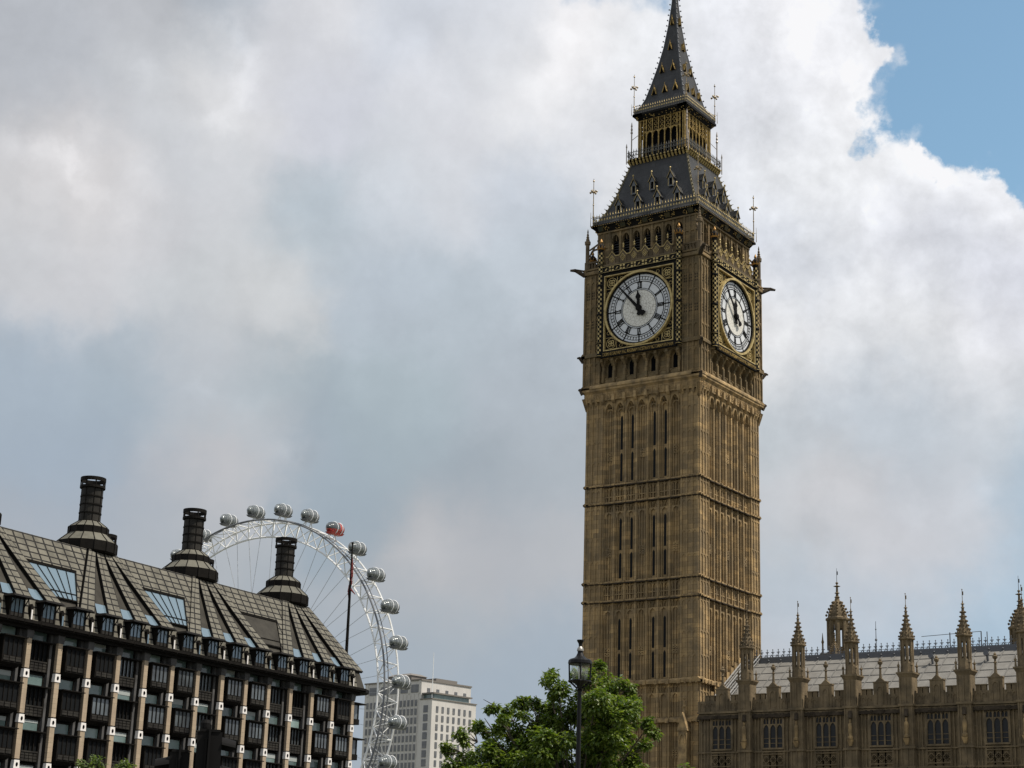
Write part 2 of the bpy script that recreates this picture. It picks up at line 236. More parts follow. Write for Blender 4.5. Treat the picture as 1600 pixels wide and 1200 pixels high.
CONE = mat('pale_cone_panels', (0.15, 0.143, 0.115), 0.7, 0.05, spec=.2, var=((0.10, 0.095, 0.076), 0.7))
WHITE = mat('white_painted_steel', (0.78, 0.78, 0.77), 0.45)
GREYSTEEL = mat('grey_steel', (0.15, 0.155, 0.165), 0.5, spec=.3)
CABLE = mat('steel_cable', (0.32, 0.33, 0.34), 0.5)
CAPGLASS = mat('capsule_glass', (0.10, 0.115, 0.12), 0.12, 0.2, spec=0.8, var=((0.25, 0.27, 0.27), 1.1))
def red_capsule():
    m = mat('red_wrapped_capsule', (0.10, 0.115, 0.12), 0.15, 0.1, spec=0.7)
    nt = m.node_tree; N = nt.nodes; L = nt.links; p = N['Principled BSDF']
    tc = N.new('ShaderNodeTexCoord'); sp = N.new('ShaderNodeSeparateXYZ'); L.new(tc.outputs['Object'], sp.inputs[0])
    a = N.new('ShaderNodeMath'); a.operation = 'MULTIPLY_ADD'; L.new(sp.outputs[1], a.inputs[0]); a.inputs[1].default_value = 0.45; L.new(sp.outputs[2], a.inputs[2])
    c = N.new('ShaderNodeMath'); c.operation = 'LESS_THAN'; L.new(sp.outputs[2], c.inputs[0]); c.inputs[1].default_value = -0.55
    c2 = N.new('ShaderNodeMath'); c2.operation = 'GREATER_THAN'; L.new(sp.outputs[1], c2.inputs[0]); c2.inputs[1].default_value = 0.6
    d = N.new('ShaderNodeMath'); d.operation = 'MAXIMUM'; L.new(c.outputs[0], d.inputs[0]); L.new(c2.outputs[0], d.inputs[1])
    x = N.new('ShaderNodeMix'); x.data_type = 'RGBA'; L.new(d.outputs[0], x.inputs[0]); x.inputs[6].default_value = (0.07, 0.08, 0.085, 1); x.inputs[7].default_value = (0.48, 0.07, 0.06, 1)
    L.new(x.outputs[2], p.inputs['Base Color']); return m
CAPRED = red_capsule()
CAPFLOORRED = mat('red_capsule_floor', (0.45, 0.06, 0.05), 0.5)
PORTLAND = mat('portland_stone', (0.57, 0.55, 0.52), 0.9, spec=.15, var=((0.50, 0.48, 0.455), 0.08), stain=0.2)
PORTTRIM = mat('dark_roof_coping', (0.16, 0.145, 0.13), 0.8)
SHELLGLASS = mat('grey_office_pane', (0.10, 0.105, 0.115), 0.3, var=((0.16, 0.16, 0.16), 0.3))
LAMPBLACK = mat('black_gloss_paint', (0.008, 0.008, 0.009), 0.4, spec=0.15)
LAMPGREY = mat('worn_grey_metal', (0.25, 0.24, 0.22), 0.4, 0.4)
BARK = mat('bark', (0.07, 0.055, 0.04), 0.9, var=((0.04, 0.032, 0.025), 6.0))
FLAGRED = mat('faded_red_flag', (0.16, 0.045, 0.045), 0.9, spec=.1)
def leaf_mat(name, c1, c2):
    m = bpy.data.materials.new(name); m.use_nodes = True
    nt = m.node_tree; N = nt.nodes; L = nt.links; p = N['Principled BSDF']
    g = N.new('ShaderNodeNewGeometry'); r = N.new('ShaderNodeMix'); r.data_type = 'RGBA'
    L.new(g.outputs['Random Per Island'], r.inputs[0]); r.inputs[6].default_value = (*c1, 1); r.inputs[7].default_value = (*c2, 1)
    L.new(r.outputs[2], p.inputs['Base Color']); p.inputs['Roughness'].default_value = 0.42
    t = N.new('ShaderNodeBsdfTranslucent'); 
    ml = N.new('ShaderNodeMix'); ml.data_type = 'RGBA'; ml.blend_type = 'MULTIPLY'; ml.inputs[0].default_value = 1.0
    L.new(r.outputs[2], ml.inputs[6]); ml.inputs[7].default_value = (1.5, 1.6, 0.6, 1); L.new(ml.outputs[2], t.inputs[0])
    mx = N.new('ShaderNodeMixShader'); mx.inputs[0].default_value = 0.38
    L.new(p.outputs[0], mx.inputs[1]); L.new(t.outputs[0], mx.inputs[2])
    L.new(mx.outputs[0], N['Material Output'].inputs['Surface'])
    return m
LEAF = leaf_mat('plane_tree_leaf', (0.042, 0.085, 0.012), (0.165, 0.21, 0.038))
LEAF2 = leaf_mat('yellow_green_leaf', (0.07, 0.11, 0.025), (0.12, 0.16, 0.045))
def clear_glass(name):
    m = bpy.data.materials.new(name); m.use_nodes = True
    nt = m.node_tree; N = nt.nodes; L = nt.links
    N.remove(N['Principled BSDF'])
    t = N.new('ShaderNodeBsdfTransparent'); t.inputs[0].default_value = (0.9, 0.92, 0.9, 1)
    g = N.new('ShaderNodeBsdfGlossy'); g.inputs['Roughness'].default_value = 0.08
    d = N.new('ShaderNodeBsdfDiffuse'); d.inputs[0].default_value = (0.7, 0.72, 0.68, 1)
    a = N.new('ShaderNodeMixShader'); a.inputs[0].default_value = 0.3; L.new(g.outputs[0], a.inputs[1]); L.new(d.outputs[0], a.inputs[2])
    b = N.new('ShaderNodeMixShader'); b.inputs[0].default_value = 0.16; L.new(t.outputs[0], b.inputs[1]); L.new(a.outputs[0], b.inputs[2])
    L.new(b.outputs[0], N['Material Output'].inputs['Surface'])
    return m
LAMPGLASS = clear_glass('lantern_glass')
def dial_centre():
    m = mat('leaded_dial_centre', (0.62, 0.60, 0.54), 0.5)
    nt = m.node_tree; N = nt.nodes; L = nt.links; p = N['Principled BSDF']
    tc = N.new('ShaderNodeTexCoord'); v = N.new('ShaderNodeTexVoronoi'); v.feature = 'DISTANCE_TO_EDGE'; v.inputs['Scale'].default_value = 3.4
    L.new(tc.outputs['Object'], v.inputs['Vector'])
    r = N.new('ShaderNodeMapRange'); L.new(v.outputs['Distance'], r.inputs[0]); r.inputs[1].default_value = 0.02; r.inputs[2].default_value = 0.06
    x = N.new('ShaderNodeMix'); x.data_type = 'RGBA'; L.new(r.outputs[0], x.inputs[0])
    x.inputs[6].default_value = (0.33, 0.31, 0.27, 1); x.inputs[7].default_value = (0.66, 0.645, 0.59, 1)
    L.new(x.outputs[2], p.inputs['Base Color']); return m
DIALC = dial_centre()

# ------------------------------------------------------------------ mesh builder
class MB:
    def __init__(self, T=None):
        self.v = []; self.f = []; self.uv = {}; self.T = T or (lambda s, o, z: (s, o, z))
    def add(self, pts):
        i = len(self.v); self.v += [self.T(*p) for p in pts]; return i
    def face(self, pts, uv=None):
        i = self.add(pts); 
        if uv: self.uv[len(self.f)] = uv
        self.f.append(tuple(range(i, i+len(pts))))
    def box(self, s0, s1, o0, o1, z0, z1):
        i = self.add([(s0, o0, z0), (s1, o0, z0), (s1, o1, z0), (s0, o1, z0), (s0, o0, z1), (s1, o0, z1), (s1, o1, z1), (s0, o1, z1)])
        for q in ((0, 3, 2, 1), (4, 5, 6, 7), (0, 1, 5, 4), (1, 2, 6, 5), (2, 3, 7, 6), (3, 0, 4, 7)):
            self.f.append(tuple(i+k for k in q))
    def frustum(self, s0, s1, o0, o1, z0, S0, S1, Q0, Q1, z1):
        i = self.add([(s0, o0, z0), (s1, o0, z0), (s1, o1, z0), (s0, o1, z0), (S0, Q0, z1), (S1, Q0, z1), (S1, Q1, z1), (S0, Q1, z1)])
        for q in ((0, 3, 2, 1), (4, 5, 6, 7), (0, 1, 5, 4), (1, 2, 6, 5), (2, 3, 7, 6), (3, 0, 4, 7)):
            self.f.append(tuple(i+k for k in q))
    def prism(self, poly, o0, o1):
        """polygon in (s,z), extruded from o0 to o1"""
        n = len(poly)
        i = self.add([(s, o0, z) for s, z in poly]+[(s, o1, z) for s, z in poly])
        self.f.append(tuple(range(i, i+n))); self.f.append(tuple(range(i+2*n-1, i+n-1, -1)))
        for k in range(n):
            j = (k+1) % n; self.f.append((i+k, i+j, i+n+j, i+n+k))
    def tube(self, p, q, r0, r1=None, n=6, cap=True):
        r1 = r0 if r1 is None else r1
        p = Vector(p); q = Vector(q); d = q-p
        if d.length < 1e-6: return
        d.normalize(); a = d.orthogonal().normalized(); b = d.cross(a)
        pts = []
        for c, r in ((p, r0), (q, r1)):
            for k in range(n):
                t = 2*pi*k/n; pts.append(tuple(c+a*(r*cos(t))+b*(r*sin(t))))
        i = self.add(pts)
        for k in range(n):
            j = (k+1) % n; self.f.append((i+k, i+j, i+n+j, i+n+k))
        if cap:
            self.f.append(tuple(range(i+n-1, i-1, -1))); self.f.append(tuple(range(i+n, i+2*n)))
    def path(self, pts, r, n=6):
        for a, b in zip(pts[:-1], pts[1:]): self.tube(a, b, r, n=n)
    def lathe(self, c, prof, n=12, rot=0.0, sq=1.0):
        """profile [(r,z)] round the vertical through c=(s,o)"""
        i0 = None; rings = []
        for r, z in prof:
            rings.append(self.add([(c[0]+r*cos(rot+2*pi*k/n), c[1]+r*sq*sin(rot+2*pi*k/n), z) for k in range(n)]))
        for a, b in zip(rings[:-1], rings[1:]):
            for k in range(n):
                j = (k+1) % n; self.f.append((a+k, a+j, b+j, b+k))
        self.f.append(tuple(rings[0]+k for k in reversed(range(n)))); self.f.append(tuple(rings[-1]+k for k in range(n)))
    def ball(self, c, r, n=6):
        prof = [(r*sin(pi*k/4), c[2]-r*cos(pi*k/4)) for k in (0.25, 1, 2, 3, 3.75)]
        self.lathe((c[0], c[1]), prof, n)
    def ring(self, c, r0, r1, o0, o1, n=48):
        """flat ring facing outwards, centre c=(s,z)"""
        P = lambda r, k, o: (c[0]+r*sin(2*pi*k/n), o, c[1]+r*cos(2*pi*k/n))
        a = self.add([P(r0, k, o1) for k in range(n)]); b = self.add([P(r1, k, o1) for k in range(n)])
        e = self.add([P(r1, k, o0) for k in range(n)]); g = self.add([P(r0, k, o0) for k in range(n)])
        for k in range(n):
            j = (k+1) % n
            self.f += [(a+k, a+j, b+j, b+k), (b+k, b+j, e+j, e+k), (g+k, g+j, a+j, a+k)]
    def disc(self, c, r, o, n=48):
        self.face([(c[0]+r*sin(2*pi*k/n), o, c[1]+r*cos(2*pi*k/n)) for k in range(n)])
    def arch(self, s0, s1, z0, z1, o0, o1, tip=0.0):
        """the two spandrels left over when a pointed arch opens between s0 and s1, springing z0, apex z1"""
        m = (s0+s1)/2; top = z1+tip
        A = [(s0, z0), (s0+(m-s0)*0.12, z0+(z1-z0)*0.45), (s0+(m-s0)*0.45, z0+(z1-z0)*0.8), (m, z1)]
        for a, b in zip(A[:-1], A[1:]):
            self.prism([(s0, a[1]), a, b, (s0, b[1])] if a[0] > s0+1e-6 else [a, b, (s0, b[1])], o0, o1)
            x = lambda p: (2*m-p[0], p[1])
            self.prism([(s1, a[1]), x(a), x(b), (s1, b[1])] if a[0] > s0+1e-6 else [x(a), x(b), (s1, b[1])], o0, o1)
        if tip > 0: self.box(s0, s1, o0, o1, z1, top)
    def build(self, name, material, parent=None, smooth=False):
        me = bpy.data.meshes.new(name); me.from_pydata(self.v, [], self.f)
        if self.uv:
            l = me.uv_layers.new(name='UVMap'); d = [0.0]*(2*len(me.loops))
            for pi_, p in enumerate(me.polygons):
                uv = self.uv.get(pi_)
                if uv:
                    for k, li in enumerate(p.loop_indices): d[2*li] = uv[k][0]; d[2*li+1] = uv[k][1]
            l.data.foreach_set('uv', d)
        bm = bmesh.new(); bm.from_mesh(me); bmesh.ops.recalc_face_normals(bm, faces=bm.faces); bm.to_mesh(me); bm.free()
        if smooth: me.polygons.foreach_set('use_smooth', [True]*len(me.polygons))
        me.materials.append(material)
        o = bpy.data.objects.new(name, me); COL.objects.link(o)
        if parent: o.parent = parent
        return o
def thing(name, label, cat, loc=(0, 0, 0), group=None):
    o = bpy.data.objects.new(name, None); COL.objects.link(o); o.location = loc; o.empty_display_size = 0.5
    tag(o, label, cat, group); return o
def tag(o, label, cat, group=None):
    o['label'] = label; o['category'] = cat
    if group: o['group'] = group
    return o
def structure(o): o['kind'] = 'structure'; return o
CHILD = {}
def dup(o, parent=None):
    """copy of an object and of everything under it"""
    c = o.copy(); COL.objects.link(c)
    if parent is not None: c.parent = parent
    for ch in list(o.children): dup(ch, c)
    return c
def four(o, rng=(1, 2, 3)):
    """turn a part of the tower's west face to its other faces"""
    for k in rng:
        c = dup(o, o.parent); c.rotation_euler = (0, 0, k*pi/2)
def FT(k):
    c, s = [(1, 0), (0, 1), (-1, 0), (0, -1)][k]
    return lambda a, o, z: (a*c+o*s, a*s-o*c, z)

# ================================================================== setting
def ground():
    m = mat('grass_and_earth', (0.09, 0.10, 0.05), 0.95, var=((0.13, 0.12, 0.08), 0.02))
    a = mat('asphalt', (0.05, 0.05, 0.052), 0.9, var=((0.065, 0.065, 0.066), 0.5))
    pv = mat('paving_stone', (0.24, 0.23, 0.21), 0.85, bricks=(0.9, 0.6, (0.20, 0.19, 0.18), (0.10, 0.10, 0.09)))
    wp = mat('white_road_paint', (0.75, 0.75, 0.73), 0.7)
    b = MB(); b.face([(-6000, -6000, 0), (6000, -6000, 0), (6000, 6000, 0), (-6000, 6000, 0)]); structure(b.build('ground', m))
    b = MB(); b.face([(-33, -400, .004), (-13, -400, .004), (-13, 150, .004), (-33, 150, .004)])
    b.face([(-13, -62, .004), (300, -62, .004), (300, -46, .004), (-13, -46, .004)]); structure(b.build('road', a))
    b = MB(); b.box(-13, 300, -46, -38, -0.1, 0.13); b.box(-40, -33, -400, 150, -0.1, 0.13); b.box(-13, 300, -72, -62, -0.1, 0.13); structure(b.build('pavement', pv))
    b = MB()
    for k in range(60): b.face([(-23.1, -390+9*k, .008), (-22.9, -390+9*k, .008), (-22.9, -385+9*k, .008), (-23.1, -385+9*k, .008)])
    for k in range(30): b.face([(-8+10*k, -54.1, .008), (-3+10*k, -54.1, .008), (-3+10*k, -53.9, .008), (-8+10*k, -53.9, .008)])
    structure(b.build('road_marking', wp))
    wm = mat('river_water', (0.03, 0.035, 0.03), 0.1)
    b = MB(); b.face([(-1500, 70, .004), (1500, 70, .004), (1500, 270, .004), (-1500, 270, .004)]); structure(b.build('river_water', wm))
ground()

# ================================================================== clock tower
BAY = 1.16
BC = [BAY*(i-3) for i in range(7)]            # centres of the seven panel bays
BR = [BAY*(i-3.5) for i in range(8)]          # ribs between them
def clock_tower():
    root = thing('clock_tower', 'tall honey stone Gothic clock tower with gilded clock faces and dark iron spire', 'clock tower')
    # ---- shaft: core, corner piers, ribbed panels
    b = MB(); b.box(-5.55, 5.55, -5.55, 5.55, 0, 47.0)
    pr = MB()
    for sx in (-1, 1):
        for sy in (-1, 1):
            x0, x1 = sorted((sx*4.12, sx*5.93)); y0, y1 = sorted((sy*4.12, sy*5.93)); pr.box(x0, x1, y0, y1, 0, 46.9)
    tiers = [(38.55, 46.4), (29.55, 36.6), (20.5, 27.55), (11.5, 20.0)]
    bands = [(36.85, 38.3), (27.8, 29.25)]
    for k in range(4):
        b.T = FT(k); pr.T = FT(k)
        for s in BR:                                             # main ribs
            b.box(s-.10, s+.10, 5.5, 5.86, 2, 47.0); b.box(s-.17, s+.17, 5.5, 5.74, 2, 47.0)
        for i, s in enumerate(BC):                               # thin mullions in every bay
            for t in (-.29, .29): b.box(s+t-.045, s+t+.045, 5.5, 5.70, 2, 47.0)
            if i in (0, 3, 6): b.box(s-.04, s+.04, 5.5, 5.66, 2, 47.0)
            for z0, z1 in tiers:                                 # traceried heads
                b.arch(s-.41, s+.41, z1-1.55, z1-.75, 5.5, 5.72, tip=.06)
                b.arch(s-.41, s-.02, z1-.62, z1-.12, 5.5, 5.69); b.arch(s+.02, s+.41, z1-.62, z1-.12, 5.5, 5.69)
                if i in (0, 3, 6):
                    zc = z0+2.6
                    for dx in (-.15, .15):
                        for dz in (-.17, .17): b.ring((s+dx, zc+dz), .07, .14, 5.5, 5.72, 8)
                    b.box(s-.33, s+.33, 5.5, 5.71, zc+.34, zc+.40); b.box(s-.33, s+.33, 5.5, 5.71, zc-.40, zc-.34)
            for z0, z1 in bands:
                b.arch(s-.41, s-.02, z1-.75, z1-.2, 5.5, 5.74, tip=.05); b.arch(s+.02, s+.41, z1-.75, z1-.2, 5.5, 5.74, tip=.05)
                b.box(s-.05, s+.05, 5.5, 5.76, z0, z1); b.box(s-.41, s+.41, 5.5, 5.74, z0+.42, z0+.5)
        for side in (-1, 1):                                     # pier panels
            for q in (4.20, 4.74, 5.28, 5.82):
                pr.box(side*q-.075, side*q+.075, 5.88, 6.02, 2, 46.9)
            for q in (4.47, 5.01, 5.55):
                for z in (44.9, 42.55, 40.6, 37.9, 36.2, 33.4, 31.3, 28.9, 27.2, 24.5, 22.4, 19.3, 15, 12.5):
                    pr.arch(side*q-.2, side*q+.2, z-.32, z+.05, 5.88, 5.985, tip=.07)
    b.build('shaft', STONE, root)
    pr.build('corner_pier', STONE, root)
    # ---- string courses
    for z, p in ((36.73, .10), (38.41, .10), (27.68, .10), (29.38, .10), (20.25, .26), (16.9, .24), (11.2, .18)):
        b = MB(); t = .075 if p < .2 else .17
        for k in range(4):
            b.T = FT(k)
            b.box(-4.1, 4.1, 5.5, 5.92+p*.6, z-t, z+t*.3)
            b.frustum(-4.1, 4.1, 5.5, 5.92+p*.6, z+t*.3, -4.1, 4.1, 5.5, 5.75, z+t*1.6)
            for s in BR: b.box(s-.15, s+.15, 5.6, 6.02+p*.7, z-t*1.4, z+t*.7)
            for side in (-1, 1):
                x0, x1 = sorted((side*4.06, side*(6.0+p)))
                b.box(x0, x1, 5.5, 6.0+p-.003*(side > 0), z-t, z+t*.35)
                b.frustum(x0, x1, 5.5, 6.0+p, z+t*.35, x0, x1, 5.5, 5.94, z+t*1.7)
                for q in (4.2, 4.74, 5.28, 5.85): b.box(side*q-.08, side*q+.08, 5.8, 6.05+p, z-t*1.5, z+t*.6)
        b.build('string_course', STONE_TRIM, root)
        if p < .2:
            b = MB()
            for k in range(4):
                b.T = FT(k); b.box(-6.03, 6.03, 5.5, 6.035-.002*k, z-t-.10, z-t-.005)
            b.build('dark_line', NEAR_BLACK, root)  # near-black strip just under each thin string course
    # ---- slit windows
    for (z0, z1) in ((38.75, 41.45), (41.75, 45.0), (29.75, 32.1), (32.35, 35.3), (20.7, 23.05), (23.3, 26.1)):
        for i in (1, 2, 4, 5):
            s = BC[i]; w = MB(FT(0))
            w.prism([(s-.115, z0), (s+.115, z0), (s+.115, z1-.2), (s, z1), (s-.115, z1-.2)], 5.45, 5.575)
            o = w.build('window', SLIT, root)
            four(o, (1,) if True else ())
    # ---- corbel table below the clock stage
    b = MB()
    for k in range(4):
        b.T = FT(k)
        for s in BC:
            b.arch(s-.42, s+.42, 45.15, 46.2, 5.5, 5.98, tip=.3)
            b.arch(s-.42, s-.05, 45.7, 46.1, 5.5, 5.8); b.arch(s+.05, s+.42, 45.7, 46.1, 5.5, 5.8)
        for s in BR:
            b.frustum(s-.13, s+.13, 5.5, 5.86, 45.5, s-.13, s+.13, 5.5, 6.1, 46.3)
        b.box(-6.13, 6.13, 5.4, 6.14-.002*k, 46.5, 47.3); b.frustum(-6.13, 6.13, 5.4, 6.141, 47.3, -6.36, 6.36, 5.4, 6.33, 47.5)
        for q in range(20):
            s = -5.7+.6*q; b.box(s-.22, s+.22, 6.0, 6.18, 46.72, 46.78); b.box(s-.22, s+.22, 6.0, 6.18, 47.14, 47.2); b.ring((s, 46.96), .08, .15, 6.0, 6.19, 8); b.box(s+.26, s+.34, 6.0, 6.2, 46.6, 47.3)
        for side in (-1, 1):
            for q in (4.3, 4.86, 5.42, 5.9):
                b.frustum(side*q-.11, side*q+.11, 5.8, 6.02, 46.1, side*q-.13, side*q+.13, 5.8, 6.24, 46.7)
            b.frustum(side*5.92-.1, side*5.92+.1, 5.8, 6.02, 45.7, side*6.1-.2, side*6.1+.2, 5.8, 6.3, 46.9)
        b.box(-6.4, 6.4, 5.4, 6.36-.002*k, 47.5, 47.72); b.frustum(-6.44, 6.44, 5.4, 6.44, 47.72, -6.44, 6.44, 5.4, 6.44-.001*k, 47.86)
        b.frustum(-6.44, 6.44, 5.4, 6.44, 47.861, -6.3, 6.3, 5.4, 6.3, 48.1)
    b.build('corbel_table', STONE_TRIM, root)
    for s in BR:
        b = MB(FT(0)); b.box(s-.15, s+.15, 5.9, 6.36, 46.4, 47.0); b.frustum(s-.12, s+.12, 5.9, 6.2, 46.2, s-.15, s+.15, 5.9, 6.36, 46.4); four(b.build('corbel_block', STONE_TRIM, root), (1,))
    # ---- clock stage
    b = MB(); b.box(-5.85, 5.85, -5.85, 5.85, 47.0, 60.4); v = MB(); pa = MB()
    for sx in (-1, 1):
        for sy in (-1, 1):
            x0, x1 = sorted((sx*4.35, sx*6.22)); y0, y1 = sorted((sy*4.35, sy*6.22)); b.box(x0, x1, y0, y1, 48.0, 59.7)
            x0, x1 = sorted((sx*4.45, sx*5.9)); y0, y1 = sorted((sy*4.45, sy*5.9)); b.box(x0, x1, y0, y1, 59.7, 60.0)
    for k in range(4):
        b.T = FT(k); v.T = FT(k); pa.T = FT(k)
        for i, s in enumerate(BC):                              # arcade under the dial
            b.arch(s-.40, s+.40, 49.75, 50.4, 5.8, 6.35, tip=.2)
            b.box(s-.40, s+.40, 5.8, 6.12, 48.0, 48.65)
            b.arch(s-.40, s+.40, 48.35, 48.6, 5.8, 6.17, tip=.03)
        for s in BR:
            b.box(s-.13, s+.13, 5.8, 6.2, 48.0, 49.7); b.frustum(s-.13, s+.13, 5.8, 6.2, 49.7, s-.13, s+.13, 5.8, 6.5, 50.15); b.box(s-.13, s+.13, 5.8, 6.62, 50.15, 50.46)
            b.box(s-.11, s+.11, 6.15, 6.3, 48.2, 49.3)
        b.frustum(-4.45, 4.45, 5.8, 6.5, 50.45, -4.45, 4.45, 5.8, 6.7, 50.6)
        for side in (-1, 1):                                    # panelled corner piers
            for q in (4.45, 4.98, 5.52, 6.12):
                b.box(side*q-.075, side*q+.075, 6.15, 6.33, 48.1, 59.0)
            for q in (4.72, 5.25, 5.82):
                for z in (50.2, 52.6, 55.9, 58.4):
                    b.arch(side*q-.22, side*q+.22, z-.45, z, 6.15, 6.29, tip=.1)
                for z in (54.0, 56.9):
                    for dx in (-.1, .1):
                        for dz in (-.14, .14, .42): v.box(side*q+dx-.06, side*q+dx+.06, 6.1, 6.235, z+dz-.08, z+dz+.08)
            x0, x1 = sorted((side*4.3, side*6.42))
            for z, p in ((51.0, .2), (59.3, .22)):
                b.box(x0, x1, 6.0, 6.22+p-.002*(side > 0), z-.14, z+.1); b.frustum(x0, x1, 6.0, 6.22+p, z+.1, x0, x1, 6.0, 6.26, z+.3)
            b.box(x0, x1, 6.0, 6.38, 59.62, 59.78)
            # pierced balustrade
            for q in range(6):
                xx = side*(4.5+.33*q); pa.box(xx-.06, xx+.06, 6.08, 6.22, 59.78, 60.4)
            x0, x1 = sorted((side*4.4, side*6.3)); pa.box(x0, x1, 6.04, 6.26-.003*(side > 0), 60.4, 60.55)
    b.build('clock_stage', STONE_SOOTY, root); v.build('quatrefoil_piercing', NEAR_BLACK, root)  # near-black blocks painted in for the dark inside the pierced holes
    for i in (0, 2, 4, 6):
        s = BC[i]; v = MB(FT(0)); v.prism([(s-.22, 48.7), (s+.22, 48.7), (s+.22, 49.9), (s, 50.2), (s-.22, 49.9)], 5.7, 5.87); four(v.build('arcade_opening', VOID, root), (1,))
    pass; pa.build('balustrade', STONE_DARK, root)
    # ---- clock dials
    zc = 54.85
    d = MB(FT(0)); d.disc((0, zc), 3.42, 6.56)
    dial = d.build('clock_dial', DIAL, root)
    fr = MB(FT(0)); fr.box(-4.06, 4.06, 5.8, 6.5, zc-4.0, zc+4.0)
    for a0, a1, z0, z1 in ((-4.06, 4.06, 3.74, 4.0), (-4.06, 4.06, -4.0, -3.74), (-4.06, -3.74, -3.74, 3.74), (3.74, 4.06, -3.74, 3.74)):
        fr.box(a0, a1, 6.5, 6.78, zc+z0, zc+z1)
    fr.ring((0, zc), 3.33, 3.47, 6.5, 6.70, 64)
    fr.build('dial_surround', BLACK, dial)
    g = MB(FT(0)); g.ring((0, zc), 3.48, 3.66, 6.5, 6.86, 64)
    for a0, a1, z0, z1 in ((-3.74, 3.74, 3.64, 3.74), (-3.74, 3.74, -3.74, -3.64), (-3.74, -3.64, -3.64, 3.64), (3.64, 3.74, -3.64, 3.64)):
        g.box(a0, a1, 6.5, 6.8, zc+z0, zc+z1)
    for sx in (-1, 1):
        for sz in (-1, 1):
            c = (sx*3.0, zc+sz*3.0)
            g.ring(c, .48, .525, 6.5, 6.60, 16)
            for q in range(4):
                g.ring((c[0]+.2*cos(q*pi/2+.785), c[1]+.2*sin(q*pi/2+.785)), .10, .17, 6.5, 6.59, 8)
            for q in (1.25, 1.95):
                g.ring((sx*3.32, zc+sz*q), .15, .18, 6.5, 6.58, 10); g.ring((sx*q, zc+sz*3.32), .15, .18, 6.5, 6.58, 10)
            g.box(min(sx*2.4, sx*2.44), max(sx*2.4, sx*2.44), 6.5, 6.585, zc+min(sz*2.7, sz*3.6), zc+max(sz*2.7, sz*3.6))
            g.box(min(sx*2.7, sx*3.6), max(sx*2.7, sx*3.6), 6.5, 6.585, zc+min(sz*2.4, sz*2.44), zc+max(sz*2.4, sz*2.44))
    g.build('gilded_frame', GOLD_PALE, dial)
    c = MB(FT(0)); c.disc((0, zc), 1.80, 6.575); c.build('dial_centre', DIALC, dial)
    t = MB(FT(0)); RB = BLACK
    def rad(mb, th, r0, r1, w, o0=6.56, o1=6.595, off=0.0, skew=0.0):
        dx, dz = sin(th), cos(th); nx, nz = cos(th), -sin(th)
        P = lambda r, q: (dx*r+nx*q, zc+dz*r+nz*q)
        mb.prism([P(r0, off-skew-w/2), P(r0, off-skew+w/2), P(r1, off+skew+w/2), P(r1, off+skew-w/2)], o0, o1)
    for r0, r1 in ((1.78, 1.825), (1.92, 1.965), (2.60, 2.665), (2.785, 2.82), (3.085, 3.12)): t.ring((0, zc), r0, r1, 6.55, 6.59, 64)
    for m in range(60):
        rad(t, 2*pi*m/60, 2.80, 3.10, .05)
    for h in range(12):
        rad(t, 2*pi*h/12, 2.62, 3.36, .11)
    NUM = ['XII', 'I', 'II', 'III', 'IIII', 'V', 'VI', 'VII', 'VIII', 'IX', 'X', 'XI']
    WID = {'I': .13, 'V': .25, 'X': .27}
    for h, n in enumerate(NUM):
        W = sum(WID[ch] for ch in n); x = -W/2
        for ch in n:
            m = x+WID[ch]/2; th = 2*pi*h/12
            if ch == 'I': rad(t, th, 1.99, 2.58, .085, off=m)
            if ch == 'V': rad(t, th, 1.99, 2.58, .07, off=m-.045, skew=-.045); rad(t, th, 1.99, 2.58, .04, off=m+.055, skew=.05)
            if ch == 'X': rad(t, th, 1.99, 2.58, .07, off=m, skew=-.085); rad(t, th, 1.99, 2.58, .04, off=m, skew=.085)
            x += WID[ch]
        rad(t, 2*pi*h/12, 1.98, 2.02, W, 6.56, 6.615); rad(t, 2*pi*h/12, 2.55, 2.6, W, 6.56, 6.615)
    t.build('numeral_ring', BLACK, dial)
    hh = MB(FT(0)); th = radians(356.5)
    def leaf(mb, th, prof, o0, o1):
        dx, dz = sin(th), cos(th); nx, nz = cos(th), -sin(th)
        L_ = [(dx*r-nx*w, zc+dz*r-nz*w) for r, w in prof]; R_ = [(dx*r+nx*w, zc+dz*r+nz*w) for r, w in prof]
        for i in range(len(prof)-1): mb.prism([L_[i], R_[i], R_[i+1], L_[i+1]], o0, o1)
    leaf(hh, th, [(-.75, .05), (-.62, .2), (-.3, .12), (0, .14), (.9, .13), (.98, .2), (1.12, .27), (1.3, .17), (1.42, .09), (1.74, .02)], 6.68, 6.76)
    hh.ring((0, zc), .0, .3, 6.6, 6.8, 16); hh.build('hour_hand', BLACK, dial)
    mh = MB(FT(0)); leaf(mh, radians(318.5), [(-1.0, .1), (-.95, .28), (-.7, .26), (-.55, .12), (0, .15), (1.0, .13), (3.2, .055), (3.3, .02)], 6.80, 6.87)
    mh.ring((0, zc), .0, .22, 6.7, 6.9, 16); mh.build('minute_hand', BLACK, dial)
    # Latin line under the dial
    cu = bpy.data.curves.new('inscription', 'FONT'); cu.body = 'DOMINE SALVAM FAC REGINAM NOSTRAM VICTORIAM PRIMAM'
    cu.size = 0.5; cu.extrude = .02; cu.align_x = 'CENTER'
    tmp = bpy.data.objects.new('inscription_curve', cu); COL.objects.link(tmp)
    me = bpy.data.meshes.new_from_object(tmp); bpy.data.objects.remove(tmp); bpy.data.curves.remove(cu)
    xs = [q.co.x for q in me.vertices]; sc = 7.5/(max(xs)-min(xs))
    for q in me.vertices: q.co = Vector((q.co.x*sc, -6.83-q.co.z, 50.60+q.co.y*0.95))
    me.materials.append(GOLD); o = bpy.data.objects.new('inscription', me); COL.objects.link(o); o.parent = dial
